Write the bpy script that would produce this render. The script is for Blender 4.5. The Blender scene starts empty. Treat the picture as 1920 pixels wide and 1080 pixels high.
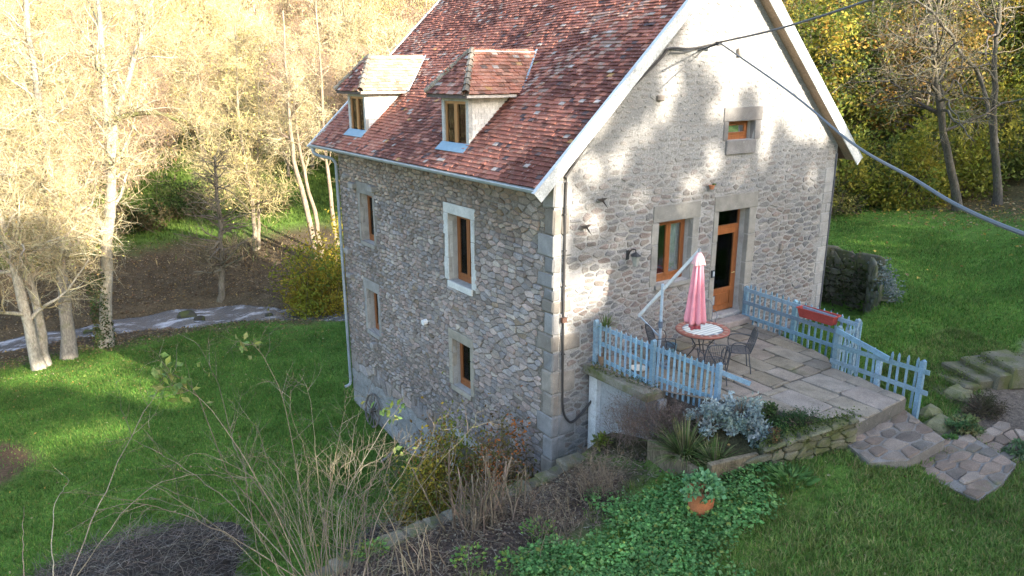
import bpy, math, random
import numpy as np
from mathutils import Vector, Matrix, noise as mnoise

rnd = random.Random(11)
nr = np.random.default_rng(11)
scene = bpy.context.scene
COL = scene.collection

# ------------------------------------------------------------------ camera
CAM = np.array([-8.419, -10.950, 5.417]); YAW, PITCH, ROLL, FPX = math.radians(34.2565), math.radians(15.841), math.radians(-0.2435), 1400.2
def cam_basis():
    f = np.array([math.cos(PITCH)*math.sin(YAW), math.cos(PITCH)*math.cos(YAW), -math.sin(PITCH)])
    r = np.array([math.cos(YAW), -math.sin(YAW), 0.0]); u = np.cross(r, f)
    return math.cos(ROLL)*r + math.sin(ROLL)*u, -math.sin(ROLL)*r + math.cos(ROLL)*u, f
CR, CU, CF = cam_basis()
cd = bpy.data.cameras.new('camera'); cam = bpy.data.objects.new('camera', cd); COL.objects.link(cam)
cd.sensor_width = 36; cd.lens = FPX*36/1920; cd.clip_start = 0.1; cd.clip_end = 2000
cam.matrix_world = Matrix(((CR[0], CU[0], -CF[0], CAM[0]), (CR[1], CU[1], -CF[1], CAM[1]), (CR[2], CU[2], -CF[2], CAM[2]), (0, 0, 0, 1)))
scene.camera = cam

# ------------------------------------------------------------------ sky, sun, exposure
SUN_AZ, SUN_EL = math.radians(15.5), math.radians(18.5)      # azimuth from -Y towards +X
SUN = np.array([math.sin(SUN_AZ)*math.cos(SUN_EL), -math.cos(SUN_AZ)*math.cos(SUN_EL), math.sin(SUN_EL)])
w = bpy.data.worlds.new('World'); scene.world = w; w.use_nodes = True
nt = w.node_tree; nt.nodes.clear()
sky = nt.nodes.new('ShaderNodeTexSky'); sky.sky_type = 'NISHITA'; sky.sun_disc = False
sky.sun_elevation = SUN_EL; sky.sun_rotation = math.pi - SUN_AZ
sky.air_density = 1.0; sky.dust_density = 2.0; sky.ozone_density = 1.0
bg = nt.nodes.new('ShaderNodeBackground'); bg.inputs['Strength'].default_value = 0.15
ow = nt.nodes.new('ShaderNodeOutputWorld')
nt.links.new(sky.outputs[0], bg.inputs[0]); nt.links.new(bg.outputs[0], ow.inputs[0])
sl = bpy.data.lights.new('sun', 'SUN'); sl.energy = 3.5; sl.angle = math.radians(0.55); sl.color = (1.0, 0.90, 0.74)
so = bpy.data.objects.new('sun', sl); COL.objects.link(so)
so.rotation_euler = Vector((-SUN[0], -SUN[1], -SUN[2])).to_track_quat('-Z', 'Y').to_euler()
scene.view_settings.view_transform = 'Standard'; scene.view_settings.look = 'None'
scene.view_settings.exposure = 2.4; scene.view_settings.gamma = 1.0; scene.view_settings.use_curve_mapping = False
scene.cycles.max_bounces = 6; scene.cycles.transparent_max_bounces = 12
scene.cycles.diffuse_bounces = 3; scene.cycles.glossy_bounces = 2; scene.cycles.transmission_bounces = 3
scene.cycles.sample_clamp_indirect = 6

def ray(px, py): return CF + CR*(px-960)/FPX - CU*(py-540)/FPX
def atx(px, py, x): d = ray(px, py); return CAM + d*(x-CAM[0])/d[0]
def aty(px, py, y): d = ray(px, py); return CAM + d*(y-CAM[1])/d[1]
def atz(px, py, z): d = ray(px, py); return CAM + d*(z-CAM[2])/d[2]
def proj(P):
    d = np.asarray(P)-CAM; z = d@CF
    return 960+FPX*(d@CR)/z, 540-FPX*(d@CU)/z, z

# ------------------------------------------------------------------ mesh helpers
def mesh_np(name, V, FS, tint=None):
    """V (n,3); FS list of int arrays (m,k); tint (n,3)"""
    me = bpy.data.meshes.new(name); V = np.asarray(V, np.float32)
    FS = [np.asarray(f, np.int32) for f in FS if len(f)]
    me.vertices.add(len(V)); me.vertices.foreach_set('co', V.ravel())
    nl = sum(f.size for f in FS); npoly = sum(len(f) for f in FS)
    me.loops.add(nl); me.polygons.add(npoly)
    me.loops.foreach_set('vertex_index', np.concatenate([f.ravel() for f in FS]))
    st = []; o = 0
    for f in FS: st.append(o+np.arange(len(f), dtype=np.int32)*f.shape[1]); o += f.size
    me.polygons.foreach_set('loop_start', np.concatenate(st))
    me.update(calc_edges=True)
    if tint is not None:
        a = me.attributes.new('tint', 'FLOAT_COLOR', 'POINT')
        c = np.ones((len(V), 4), np.float32); c[:, :3] = tint; a.data.foreach_set('color', c.ravel())
    return me

class MB:
    def __init__(s): s.V = []; s.F = {}; s.C = []; s.n = 0
    def add(s, V, F, c=(.5, .5, .5)):
        V = np.asarray(V, float).reshape(-1, 3)
        if isinstance(F, np.ndarray): s.F.setdefault(F.shape[1], []).append(F+s.n)
        else:
            for f in F: s.F.setdefault(len(f), []).append(np.array([f])+s.n)
        c = np.asarray(c, float)
        s.C.append(np.tile(c, (len(V), 1)) if c.ndim == 1 else c)
        s.V.append(V); s.n += len(V); return s
    def mesh(s, name):
        return mesh_np(name, np.concatenate(s.V), [np.concatenate(v) for v in s.F.values()], np.concatenate(s.C))
    def build(s, name, mat, parent=None, smooth=False):
        return obj(name, s.mesh(name), mat, parent, smooth)

WL = {}
def obj(name, me, mat, parent=None, smooth=False):
    o = bpy.data.objects.new(name, me); COL.objects.link(o)
    if mat and not me.materials: me.materials.append(mat)
    me.polygons.foreach_set('use_smooth', np.full(len(me.polygons), bool(smooth)))
    WL[o] = Vector((0, 0, 0))
    if parent:
        o.parent = parent; o.location = -WL.get(parent, Vector((0, 0, 0))) ; WL[o] = Vector((0, 0, 0))
    return o
def tag(o, label=None, cat=None, group=None, kind=None):
    if label: o['label'] = label
    if cat: o['category'] = cat
    if group: o['group'] = group
    if kind: o['kind'] = kind
    return o
def empty(name, loc, label=None, cat=None, group=None):
    o = bpy.data.objects.new(name, None); COL.objects.link(o); o.location = loc; o.empty_display_size = .2
    WL[o] = Vector(loc); return tag(o, label, cat, group)
def structure(o): o['kind'] = 'structure'; return o
def stuff(o): o['kind'] = 'stuff'; return o
def copy_tree(root, loc, rz=0, sc=1.0, label=None, group=None):
    r = root.copy(); COL.objects.link(r); r.location = loc; r.rotation_euler = (0, 0, rz)
    r.scale = (sc, sc, sc) if not hasattr(sc, '__len__') else sc
    if label: r['label'] = label
    if group: r['group'] = group
    for ch in list(root.children):
        c = ch.copy(); COL.objects.link(c); c.parent = r
        for g in list(ch.children):
            d = g.copy(); COL.objects.link(d); d.parent = c
    return r

BOXF = np.array([[0, 3, 2, 1], [4, 5, 6, 7], [0, 1, 5, 4], [1, 2, 6, 5], [2, 3, 7, 6], [3, 0, 4, 7]])
def box(mb, a, b, c=(.5, .5, .5), M=None):
    x0, y0, z0 = a; x1, y1, z1 = b
    V = np.array([[x0, y0, z0], [x1, y0, z0], [x1, y1, z0], [x0, y1, z0], [x0, y0, z1], [x1, y0, z1], [x1, y1, z1], [x0, y1, z1]], float)
    if M is not None: V = np.array([M(*v) for v in V])
    mb.add(V, BOXF, c); return mb
def beam(mb, p, q, w, h, c=(.5, .5, .5), up=(0, 0, 1), taper=1.0, point=0.0):
    """box from p to q, width w sideways, height h along 'up'; point: pointed far end"""
    p = np.asarray(p, float); q = np.asarray(q, float); d = q-p; L = np.linalg.norm(d); d /= L
    up = np.asarray(up, float); s = np.cross(d, up); s /= np.linalg.norm(s); u = np.cross(s, d)
    V = []
    for e, k in ((p, 1), (q, taper)):
        for a, b in ((-1, -1), (1, -1), (1, 1), (-1, 1)): V.append(e+s*a*w*k/2+u*b*h*k/2)
    if point:
        V = V[:4]+V[4:]; V += [q+d*point+u*b*h/2 for b in (-1, 1)]
        F = [[0, 3, 2, 1], [0, 1, 5, 4], [1, 2, 6, 5], [2, 3, 7, 6], [3, 0, 4, 7], [4, 5, 8], [7, 9, 6], [5, 6, 9, 8], [7, 4, 8, 9]]
        mb.add(V, F, c)
    else: mb.add(V, BOXF, c)
    return mb
def chamfer_block(a, b, bev, jit, R=rnd):
    """rough block: chamfered box with jittered corners"""
    a = np.array(a, float); b = np.array(b, float); V = []; idx = {}
    for i in range(8):
        s = np.array([(i >> k) & 1 for k in range(3)]); co = np.where(s, b, a)+np.array([R.uniform(-jit, jit) for _ in range(3)])
        inn = np.where(s, -1, 1)
        for k in range(3):
            v = co.copy(); be = bev*R.uniform(.7, 1.4)
            for m in range(3):
                if m != k: v[m] += inn[m]*be
            idx[(i, k)] = len(V); V.append(v)
    F = []
    for k in range(3):
        for sd in (0, 1):
            m, n = [(1, 2), (0, 2), (0, 1)][k]; q = []
            for x, y in ((0, 0), (1, 0), (1, 1), (0, 1)): q.append(idx[((sd << k) | (x << m) | (y << n), k)])
            F.append(q if (sd ^ (k == 1)) else q[::-1])
        m, n = [(1, 2), (0, 2), (0, 1)][k]
        for x in (0, 1):
            for y in (0, 1):
                i0 = (x << m) | (y << n); i1 = i0 | (1 << k)
                F.append([idx[(i0, m)], idx[(i0, n)], idx[(i1, n)], idx[(i1, m)]])
    for i in range(8): F.append([idx[(i, 0)], idx[(i, 1)], idx[(i, 2)]])
    return np.array(V), F
def tubes(P, Rr, sides=4, cap=True):
    """P (m,n,3), Rr (m,n) -> V, F"""
    P = np.asarray(P, float); Rr = np.asarray(Rr, float); m, n, _ = P.shape
    T = np.gradient(P, axis=1); T /= np.linalg.norm(T, axis=2, keepdims=True)+1e-9
    mean = T.mean(1); ref = np.where(np.abs(mean[:, 2:3]) < .8, np.array([[0, 0, 1.]]), np.array([[1., 0, 0]]))[:, None, :]
    A = np.cross(T, ref); A /= np.linalg.norm(A, axis=2, keepdims=True)+1e-9; B = np.cross(T, A)
    ang = np.arange(sides)*2*math.pi/sides
    V = P[:, :, None, :]+Rr[:, :, None, None]*(A[:, :, None, :]*np.cos(ang)[None, None, :, None]+B[:, :, None, :]*np.sin(ang)[None, None, :, None])
    base = (np.arange(m)*n*sides)[:, None, None]+(np.arange(n-1)*sides)[None, :, None]
    k = np.arange(sides)[None, None, :]; k2 = (k+1) % sides
    F = np.stack([base+k, base+k2, base+sides+k2, base+sides+k], -1).reshape(-1, 4)
    return V.reshape(-1, 3), F
def tube(mb, pts, r, sides=6, c=(.5, .5, .5), closed=False):
    pts = np.asarray(pts, float)
    if closed: pts = np.vstack([pts, pts[:2]])
    rr = np.full(len(pts), r) if np.isscalar(r) else np.asarray(r, float)
    V, F = tubes(pts[None], rr[None], sides); mb.add(V, F, c)
    if not closed:
        n = len(pts); mb.add(V[:sides], [list(range(sides))[::-1]], c); mb.add(V[-sides:], [list(range(sides))], c)
    return mb
def lathe(mb, prof, cen, seg=20, c=(.5, .5, .5), a0=0.0):
    a = np.arange(seg)*2*math.pi/seg+a0; V = []
    for r, z in prof: V.append(np.stack([cen[0]+r*np.cos(a), cen[1]+r*np.sin(a), np.full(seg, cen[2]+z)], 1))
    V = np.concatenate(V); F = []
    for i in range(len(prof)-1):
        for k in range(seg):
            k2 = (k+1) % seg; F.append([i*seg+k, i*seg+k2, (i+1)*seg+k2, (i+1)*seg+k])
    mb.add(V, np.array(F), c); return mb
def smooth_path(pts, n=24):
    pts = np.asarray(pts, float); k = len(pts); out = []
    P = np.vstack([2*pts[0]-pts[1], pts, 2*pts[-1]-pts[-2]])
    for t in np.linspace(0, k-1-1e-6, n):
        i = int(t); u = t-i; p0, p1, p2, p3 = P[i:i+4]
        out.append(.5*((2*p1)+(-p0+p2)*u+(2*p0-5*p1+4*p2-p3)*u*u+(-p0+3*p1-3*p2+p3)*u**3))
    return np.array(out)
def norm(v): return v/(np.linalg.norm(v, axis=-1, keepdims=True)+1e-9)

def hash2(ix, iy, s):
    h = (ix.astype(np.int64)*374761393+iy.astype(np.int64)*668265263+s*1442695041) & 0x7fffffff
    h = ((h ^ (h >> 13))*1274126177) & 0x7fffffff
    return ((h ^ (h >> 16)) & 0xffff)/65535.0
def vn(x, y, s=0):
    x = np.asarray(x, float); y = np.asarray(y, float); ix = np.floor(x); iy = np.floor(y); fx = x-ix; fy = y-iy
    fx = fx*fx*(3-2*fx); fy = fy*fy*(3-2*fy)
    a = hash2(ix, iy, s); b = hash2(ix+1, iy, s); c = hash2(ix, iy+1, s); d = hash2(ix+1, iy+1, s)
    return (a*(1-fx)+b*fx)*(1-fy)+(c*(1-fx)+d*fx)*fy
def fbm(x, y, s=0, o=4):
    t = 0; a = .5; x = np.asarray(x, float); y = np.asarray(y, float)
    for i in range(o): t = t+a*vn(x, y, s+i*17); a *= .5; x = x*2.03+11.3; y = y*2.03+5.7
    return t/(1-.5**o)
def sstep(a, b, x):
    t = np.clip((np.asarray(x, float)-a)/(b-a), 0, 1); return t*t*(3-2*t)

# ------------------------------------------------------------------ materials
def new_mat(name):
    m = bpy.data.materials.new(name); m.use_nodes = True; t = m.node_tree; t.nodes.clear()
    out = t.nodes.new('ShaderNodeOutputMaterial'); p = t.nodes.new('ShaderNodeBsdfPrincipled'); t.links.new(p.outputs[0], out.inputs[0])
    return m, t, p, out
def nod(t, typ, **kw):
    n = t.nodes.new(typ)
    for k, v in kw.items(): setattr(n, k, v)
    return n
def noise_tex(t, scale, detail=4, rough=.6, vec=None, stretch=None):
    n = nod(t, 'ShaderNodeTexNoise'); n.inputs['Scale'].default_value = scale; n.inputs['Detail'].default_value = detail; n.inputs['Roughness'].default_value = rough
    if vec is None: vec = nod(t, 'ShaderNodeNewGeometry').outputs['Position']
    if stretch:
        mp = nod(t, 'ShaderNodeMapping'); mp.inputs['Scale'].default_value = stretch; t.links.new(vec, mp.inputs[0]); vec = mp.outputs[0]
    t.links.new(vec, n.inputs['Vector']); return n.outputs['Fac']
def ramp(t, fac, stops):
    r = nod(t, 'ShaderNodeValToRGB'); e = r.color_ramp.elements
    while len(e) < len(stops): e.new(.5)
    for k, (p, c) in enumerate(stops): e[k].position = p; e[k].color = (c, c, c, 1) if np.isscalar(c) else (*c, 1)
    t.links.new(fac, r.inputs[0]); return r.outputs[0]
def mixc(t, fac, a, b, mode='MIX'):
    n = nod(t, 'ShaderNodeMix', data_type='RGBA', blend_type=mode)
    for s, v in ((0, fac), (6, a), (7, b)):
        if hasattr(v, 'is_linked') or hasattr(v, 'links'): t.links.new(v, n.inputs[s])
        elif s == 0: n.inputs[0].default_value = v
        else: n.inputs[s].default_value = (*v, 1) if len(v) == 3 else v
    return n.outputs[2]
def bump(t, p, height, strength, dist=.02):
    b = nod(t, 'ShaderNodeBump'); b.inputs['Strength'].default_value = strength; b.inputs['Distance'].default_value = dist
    t.links.new(height, b.inputs['Height']); t.links.new(b.outputs[0], p.inputs['Normal'])
def tint_mat(name, rough=.9, n1=8, a1=.35, n2=60, a2=.3, bs=.4, bd=.01, spec=.3, lichen=None, stretch=None, trans=0.0, sub=None):
    m, t, p, out = new_mat(name)
    at = nod(t, 'ShaderNodeAttribute', attribute_name='tint')
    f1 = noise_tex(t, n1, 4, .6, stretch=stretch); f2 = noise_tex(t, n2, 3, .6, stretch=stretch)
    c = mixc(t, 1.0, at.outputs['Color'], ramp(t, f1, [(.25, 1-a1), (.75, 1+a1)]), 'MULTIPLY')
    c = mixc(t, 1.0, c, ramp(t, f2, [(.3, 1-a2), (.7, 1+a2)]), 'MULTIPLY')
    if lichen:
        for sc, lo, hi, colr, amt in lichen:
            f = ramp(t, noise_tex(t, sc, 5, .65), [(lo, 0.0), (hi, amt)]); c = mixc(t, f, c, colr)
    t.links.new(c, p.inputs['Base Color']); p.inputs['Roughness'].default_value = rough; p.inputs['Specular IOR Level'].default_value = spec
    if bs: bump(t, p, f2, bs, bd)
    if trans:
        tr = nod(t, 'ShaderNodeBsdfTranslucent'); t.links.new(c, tr.inputs[0]); ms = nod(t, 'ShaderNodeMixShader'); ms.inputs[0].default_value = trans
        t.links.new(p.outputs[0], ms.inputs[1]); t.links.new(tr.outputs[0], ms.inputs[2]); t.links.new(ms.outputs[0], out.inputs[0])
    return m
M = {}
M['stone'] = tint_mat('stone', .92, 5, .25, 55, .42, 1.0, .02, .2, lichen=[(7, .62, .74, (.42, .41, .38), .45), (11, .66, .75, (.09, .085, .075), .5)])
M['granite'] = tint_mat('granite', .9, 4, .22, 140, .35, .5, .008, .2, lichen=[(3.2, .56, .72, (.16, .155, .14), .45), (9, .64, .74, (.5, .49, .46), .4)])
M['paving'] = tint_mat('paving', .88, 3.1, .3, 60, .3, .5, .01, .25, lichen=[(2.3, .56, .7, (.12, .11, .07), .55), (6, .62, .74, (.36, .34, .31), .4), (1.4, .62, .74, (.10, .12, .045), .5)])
M['mossy'] = tint_mat('mossy_stone', .95, 4, .3, 70, .35, .7, .015, .1, lichen=[(3, .45, .6, (.095, .11, .03), .65)])
M['tile'] = tint_mat('tile', .88, 1.7, .22, 55, .35, .5, .006, .25, lichen=[(16, .60, .70, (.50, .43, .40), .6), (6, .58, .72, (.05, .04, .045), .55)])
M['slate'] = tint_mat('cheek_shingle', .85, 5, .15, 50, .22, .3, .005, .25)
M['wood'] = tint_mat('varnished_wood', .42, 4, .15, 40, .25, .15, .003, .5, stretch=(1, 1, .12))
M['board'] = tint_mat('weathered_board', .8, 3, .25, 30, .25, .3, .004, .2, lichen=[(5, .6, .72, (.22, .2, .18), .6)])
M['blue'] = tint_mat('blue_paint', .75, 6, .22, 45, .2, .3, .004, .3, lichen=[(9, .57, .72, (.10, .14, .17), .6), (22, .62, .72, (.36, .38, .37), .55), (5, .6, .75, (.15, .17, .14), .5)])
M['metal'] = tint_mat('dark_metal', .5, 8, .15, 60, .2, .1, .002, .5)
M['zinc'] = tint_mat('zinc', .45, 4, .2, 40, .15, .1, .002, .5)
M['clay'] = tint_mat('terracotta', .7, 4, .2, 40, .2, .25, .004, .35)
M['cloth'] = tint_mat('pink_cloth', .9, 6, .12, 120, .12, .15, .003, .1, trans=.18)
M['bark'] = tint_mat('bark', .95, 5, .4, 30, .4, .7, .02, .1, stretch=(1, 1, .3), lichen=[(4, .58, .7, (.10, .12, .04), .5)])
M['palebark'] = tint_mat('pale_bark', .9, 4, .35, 22, .35, .6, .02, .15, stretch=(1, 1, .4), lichen=[(3, .55, .68, (.14, .15, .07), .5)])
M['twig'] = tint_mat('twig', .9, 1.3, .35, 9, .25, 0, .01, .15)
M['leaf'] = tint_mat('leaf', .65, .8, .3, 12, .3, 0, .01, .25, trans=.38)
M['grassb'] = tint_mat('grass_blade', .7, .7, .42, 7, .3, 0, .01, .2, trans=.3)
M['ceramic'] = tint_mat('ceramic', .45, 5, .1, 60, .12, .1, .002, .4)
M['white'] = tint_mat('white_render', .9, 2.5, .22, 30, .15, .4, .006, .2, lichen=[(3, .58, .72, (.17, .16, .13), .5)])
M['plain'] = tint_mat('plain', .6, 5, .1, 60, .1, 0, .002, .4)
M['curtain'] = tint_mat('curtain', .95, 5, .1, 90, .1, 0, .002, .1)

def mortar_mat(name, base, dark, light, sc=2.0):
    m, t, p, out = new_mat(name)
    f1 = noise_tex(t, sc, 6, .65); f2 = noise_tex(t, 26, 5, .7); f3 = noise_tex(t, .55, 3, .5)
    c = mixc(t, ramp(t, f1, [(.35, 0.0), (.65, 1.0)]), base, light)
    c = mixc(t, ramp(t, f2, [(.42, 0.0), (.66, .75)]), c, dark)
    c = mixc(t, ramp(t, f3, [(.5, 0.0), (.7, .45)]), c, tuple(x*.7 for x in base))
    t.links.new(c, p.inputs['Base Color']); p.inputs['Roughness'].default_value = .95; p.inputs['Specular IOR Level'].default_value = .15
    bump(t, p, f2, .8, .03); return m
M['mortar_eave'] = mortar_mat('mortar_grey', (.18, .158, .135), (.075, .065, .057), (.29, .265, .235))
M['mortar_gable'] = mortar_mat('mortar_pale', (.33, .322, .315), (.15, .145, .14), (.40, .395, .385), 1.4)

def glass_mat():
    m, t, p, out = new_mat('window_glass'); t.nodes.remove(p)
    tr = nod(t, 'ShaderNodeBsdfTransparent'); tr.inputs[0].default_value = (.80, .84, .84, 1)
    gl = nod(t, 'ShaderNodeBsdfGlossy'); gl.inputs['Roughness'].default_value = .02
    fr = nod(t, 'ShaderNodeFresnel'); fr.inputs[0].default_value = 1.33
    bp = nod(t, 'ShaderNodeBump'); bp.inputs['Strength'].default_value = .08; bp.inputs['Distance'].default_value = .01
    t.links.new(noise_tex(t, 3, 2), bp.inputs['Height']); t.links.new(bp.outputs[0], gl.inputs['Normal'])
    ms = nod(t, 'ShaderNodeMixShader'); t.links.new(fr.outputs[0], ms.inputs[0]); t.links.new(tr.outputs[0], ms.inputs[1]); t.links.new(gl.outputs[0], ms.inputs[2])
    t.links.new(ms.outputs[0], out.inputs[0]); return m
M['glass'] = glass_mat()
def water_mat():
    m, t, p, out = new_mat('stream_water')
    f = noise_tex(t, 1.1, 7, .7, stretch=(.7, 1.3, 1)); f2 = noise_tex(t, 6, 4, .6, stretch=(1, 1.5, 1))
    foam = mixc(t, ramp(t, f, [(.50, 0.0), (.66, .85)]), (.12, .12, .125), (.66, .68, .74))
    t.links.new(foam, p.inputs['Base Color']); p.inputs['Roughness'].default_value = .12; p.inputs['Specular IOR Level'].default_value = .8
    bump(t, p, f2, .55, .12); return m
M['water'] = water_mat()
def ground_mat():
    m, t, p, out = new_mat('ground')
    at = nod(t, 'ShaderNodeAttribute', attribute_name='tint')
    f1 = noise_tex(t, 1.3, 5, .65); f2 = noise_tex(t, 14, 6, .75); f3 = noise_tex(t, 60, 3, .7)
    c = mixc(t, 1.0, at.outputs['Color'], ramp(t, f1, [(.3, .72), (.7, 1.3)]), 'MULTIPLY')
    c = mixc(t, 1.0, c, ramp(t, f2, [(.32, .5), (.68, 1.5)]), 'MULTIPLY')
    c = mixc(t, 1.0, c, ramp(t, f3, [(.3, .65), (.7, 1.35)]), 'MULTIPLY')
    t.links.new(c, p.inputs['Base Color']); p.inputs['Roughness'].default_value = .95; p.inputs['Specular IOR Level'].default_value = .1
    bump(t, p, f2, .9, .08); return m
M['ground'] = ground_mat()
# ------------------------------------------------------------------ terrain
UP = np.array([(0,-.3,-2.05),(-.1,-.7,-2.05),(-1.2,-.8,-2.05),(-2.6,-.85,-2.05),(-4,-.85,-2.15),(-7,-.9,-2.6),(-10,-1,-3.0),(-14,-2,-3.6),
 (-3,-2.2,-1.75),(-2.6,-4.2,-1.5),(-5,-4,-2.0),(-5,-2.6,-2.0),(.6,-.8,-1.6),(.9,-.3,-1.65),(.7,-1.9,-1.3),(.5,-2.6,-1.15),(.1,-3.6,-.98),(-.4,-4.3,-1.0),(-1.2,-2.8,-1.5),
 (1.2,-4.7,-.68),(2.3,-5.1,-.50),(3.2,-5.7,-.72),(3.0,-6.8,-.74),(3.9,-6.2,-.75),(1.5,-7.8,-.85),(-1,-7,-1.25),(-4,-8,-2.0),(-8,-8,-2.9),(-8,-14,-3.0),(0,-14,-1.2),
 (1.5,-3.2,-.95),(3,-2.5,-.75),(4.4,-4,-.75),(4.7,-6.6,-.74),(5.0,-5.4,-.68),(6,-5.6,-.60),(8,-5.3,-.55),(7.9,-4.5,-.25),(6.2,-3.9,-.55),(5.6,-2.9,-.65),(7,-2,-.45),(8.2,-2.8,-.18),(9.75,-1.8,-.1),
 (12,.6,.1),(12.5,-3.2,0),(14,-1.5,.1),(16,1.6,.3),(20,4.2,.4),(18,1.6,.4),(20.9,2.6,.5),(22.5,1.9,.55),(19.5,.5,.65),(15.5,-2.4,.55),(15,-4,1.3),(18,-2,1.4),(22,-1,1.7),(11,-6,-.1),(14,-7,1.2),
 (25,8,.8),(30,14,1.0),(40,20,2.5),(28,2,2.0),(40,8,5),(60,0,14),(60,25,9),(100,20,28),(20,-20,1),(30,-20,8),(10,-12,-.5),(0,-24,-1.5),(-20,-20,-4.5),(40,-30,10),(-40,-40,-5),(100,-50,28),(0,-60,0),
 (12,8,-.2),(13,14,-.8),(20,12,0),(24,24,.5),(40,40,2),(60,60,10),(100,80,30)], float)
LO = np.array([(0,10.7,-4.8),(0,7,-4.95),(0,3,-4.6),(-2,1,-4.55),(-4,1,-4.45),(-7,1,-4.3),(-9,5,-4.4),(-15,5,-4.5),(-24,5,-4.6),(-5,12,-4.75),(-10,14,-4.85),(-15,18,-5),(-8.3,20.5,-5.05),(-4,20,-5.0),(1.0,18.8,-4.95),(3,14,-4.7),(10,13,-3.6),(14,16,-3.0),(7,17,-4.7),
 (-9,24,-5.3),(-3,23.6,-5.3),(2.6,20.6,-5.2),(-7,28,-5.2),(-2,28.6,-5.15),(3.5,25,-5.1),(8,20,-5.0),(-20,27,-5.3),(-40,27,-5.3),
 (-3,32,-4.5),(-1,37,-3.6),(6,31,-4.4),(0,43,-2.8),(10,45,-1.6),(14,58,.4),(20,40,-2),(-14,34,-4.3),(-30,34,-4.3),(-10,45,-2.6),(-10,58,-.4),(-30,60,-.2),(0,80,5),(-30,90,8),(0,120,24),(0,180,48),(-80,100,16),(60,100,20),(30,60,1.5),(-90,40,-2),(20,24,-3),(30,36,-1.5),(45,50,1),(70,70,10),(120,120,40),(-120,180,50),(120,40,25)], float)
def rbf_fit(C):
    P = C[:, :2]/20; n = len(P); d = np.linalg.norm(P[:, None]-P[None], axis=2)
    K = np.where(d > 0, d*d*np.log(d+1e-9), 0)+np.eye(n)*.004
    A = np.zeros((n+3, n+3)); A[:n, :n] = K; A[:n, n] = 1; A[:n, n+1:] = P; A[n, :n] = 1; A[n+1:, :n] = P.T
    return P, np.linalg.solve(A, np.concatenate([C[:, 2], [0, 0, 0]]))
RU, RL = rbf_fit(UP), rbf_fit(LO)
def rbf_eval(R, x, y):
    P, wt = R; n = len(P); x = x/20; y = y/20; out = wt[n]+wt[n+1]*x+wt[n+2]*y
    for i in range(n):
        d2 = (x-P[i, 0])**2+(y-P[i, 1])**2; out = out+wt[i]*.5*d2*np.log(d2+1e-12)
    return out
STREAM = np.array([(-60,27),(-30,26.6),(-14,26.0),(-9.6,25.9),(-6.9,26.1),(-3.5,26.0),(-1.2,25.15),(.6,24.25),(2.7,22.45),(5,20.6),(8.5,18.8),(14,18)], float)
SW = np.array([1.2,1.2,1.1,.9,.75,1.25,1.7,1.2,.85,.9,.9,.9])
def seg_dist(x, y, L, W=None):
    best = np.full(np.shape(x), 1e9); ww = np.zeros(np.shape(x))
    for i in range(len(L)-1):
        a, b = L[i], L[i+1]; d = b-a; t = np.clip(((x-a[0])*d[0]+(y-a[1])*d[1])/(d@d), 0, 1)
        q = np.hypot(x-a[0]-t*d[0], y-a[1]-t*d[1])
        if W is not None: ww = np.where(q < best, W[i]*(1-t)+W[i+1]*t, ww)
        best = np.minimum(best, q)
    return best if W is None else (best, ww)
PIT = [(8.6, 5), (10, 4.7), (11.2, 3.6), (11.85, 2), (11.9, .5), (10.6, -.5), (9.3, -1.35), (7.9, -1.5), (7.0, -.6), (7.0, .5), (8.6, .5)]
BED = [(1.52, -2.7), (2.72, -4.72), (1.77, -4.42), (1.10, -4.10), (.17, -3.85), (.27, -2.47), (.95, -2.0)]
def height(x, y):
    x = np.asarray(x, float); y = np.asarray(y, float)
    U = rbf_eval(RU, x, y); L = rbf_eval(RL, x, y)
    y0 = np.where(x < 8.8, -.74, -.74+(sstep(8.8, 12, x))*6.5); y1 = np.where(x < 0, -.60, np.where(x < 8.8, 1.2, 6+sstep(8.8, 14, x)*14))
    k = np.clip((y-y0)/(y1-y0), 0, 1); k = k*k*(3-2*k)
    k = np.where(x >= 8.8, k*1.0, k)
    h = U*(1-k)+L*k
    q, sw = seg_dist(x, y, STREAM, SW)
    h = np.where(q < sw+1.0, np.minimum(h, h*(1-0)+(-6.0-h)*(1-sstep(sw*.75, sw+.9, q))), h)
    inp = np.zeros(np.shape(x), bool); j = len(PIT)-1
    for i in range(len(PIT)):
        xi, yi = PIT[i]; xj, yj = PIT[j]; inp = inp ^ (((yi > y) != (yj > y)) & (x < (xj-xi)*(y-yi)/(yj-yi+1e-12)+xi)); j = i
    h = np.where(inp, np.minimum(h, -.42-.85*sstep(0, 1.6, (x-8.1)*.45+(y+1.0)*.9)), h)
    inb = np.zeros(np.shape(x), bool); j = len(BED)-1
    for i in range(len(BED)):
        xi, yi = BED[i]; xj, yj = BED[j]; inb = inb ^ (((yi > y) != (yj > y)) & (x < (xj-xi)*(y-yi)/(yj-yi+1e-12)+xi)); j = i
    h = np.where(inb, -.12-.30*(2.6-x), h)
    h = h+(fbm(x*.9, y*.9, 3, 3)-.5)*.10*sstep(0, 3, np.abs(x-3)+np.abs(y+2)-1)+(fbm(x*.12, y*.12, 5, 3)-.5)*sstep(28, 60, y)*2.2
    return h
PATHL = np.array([(3.9,-5.8),(5.2,-5.75),(6.6,-5.6),(8.2,-5.35),(11,-5.0)], float)
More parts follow.
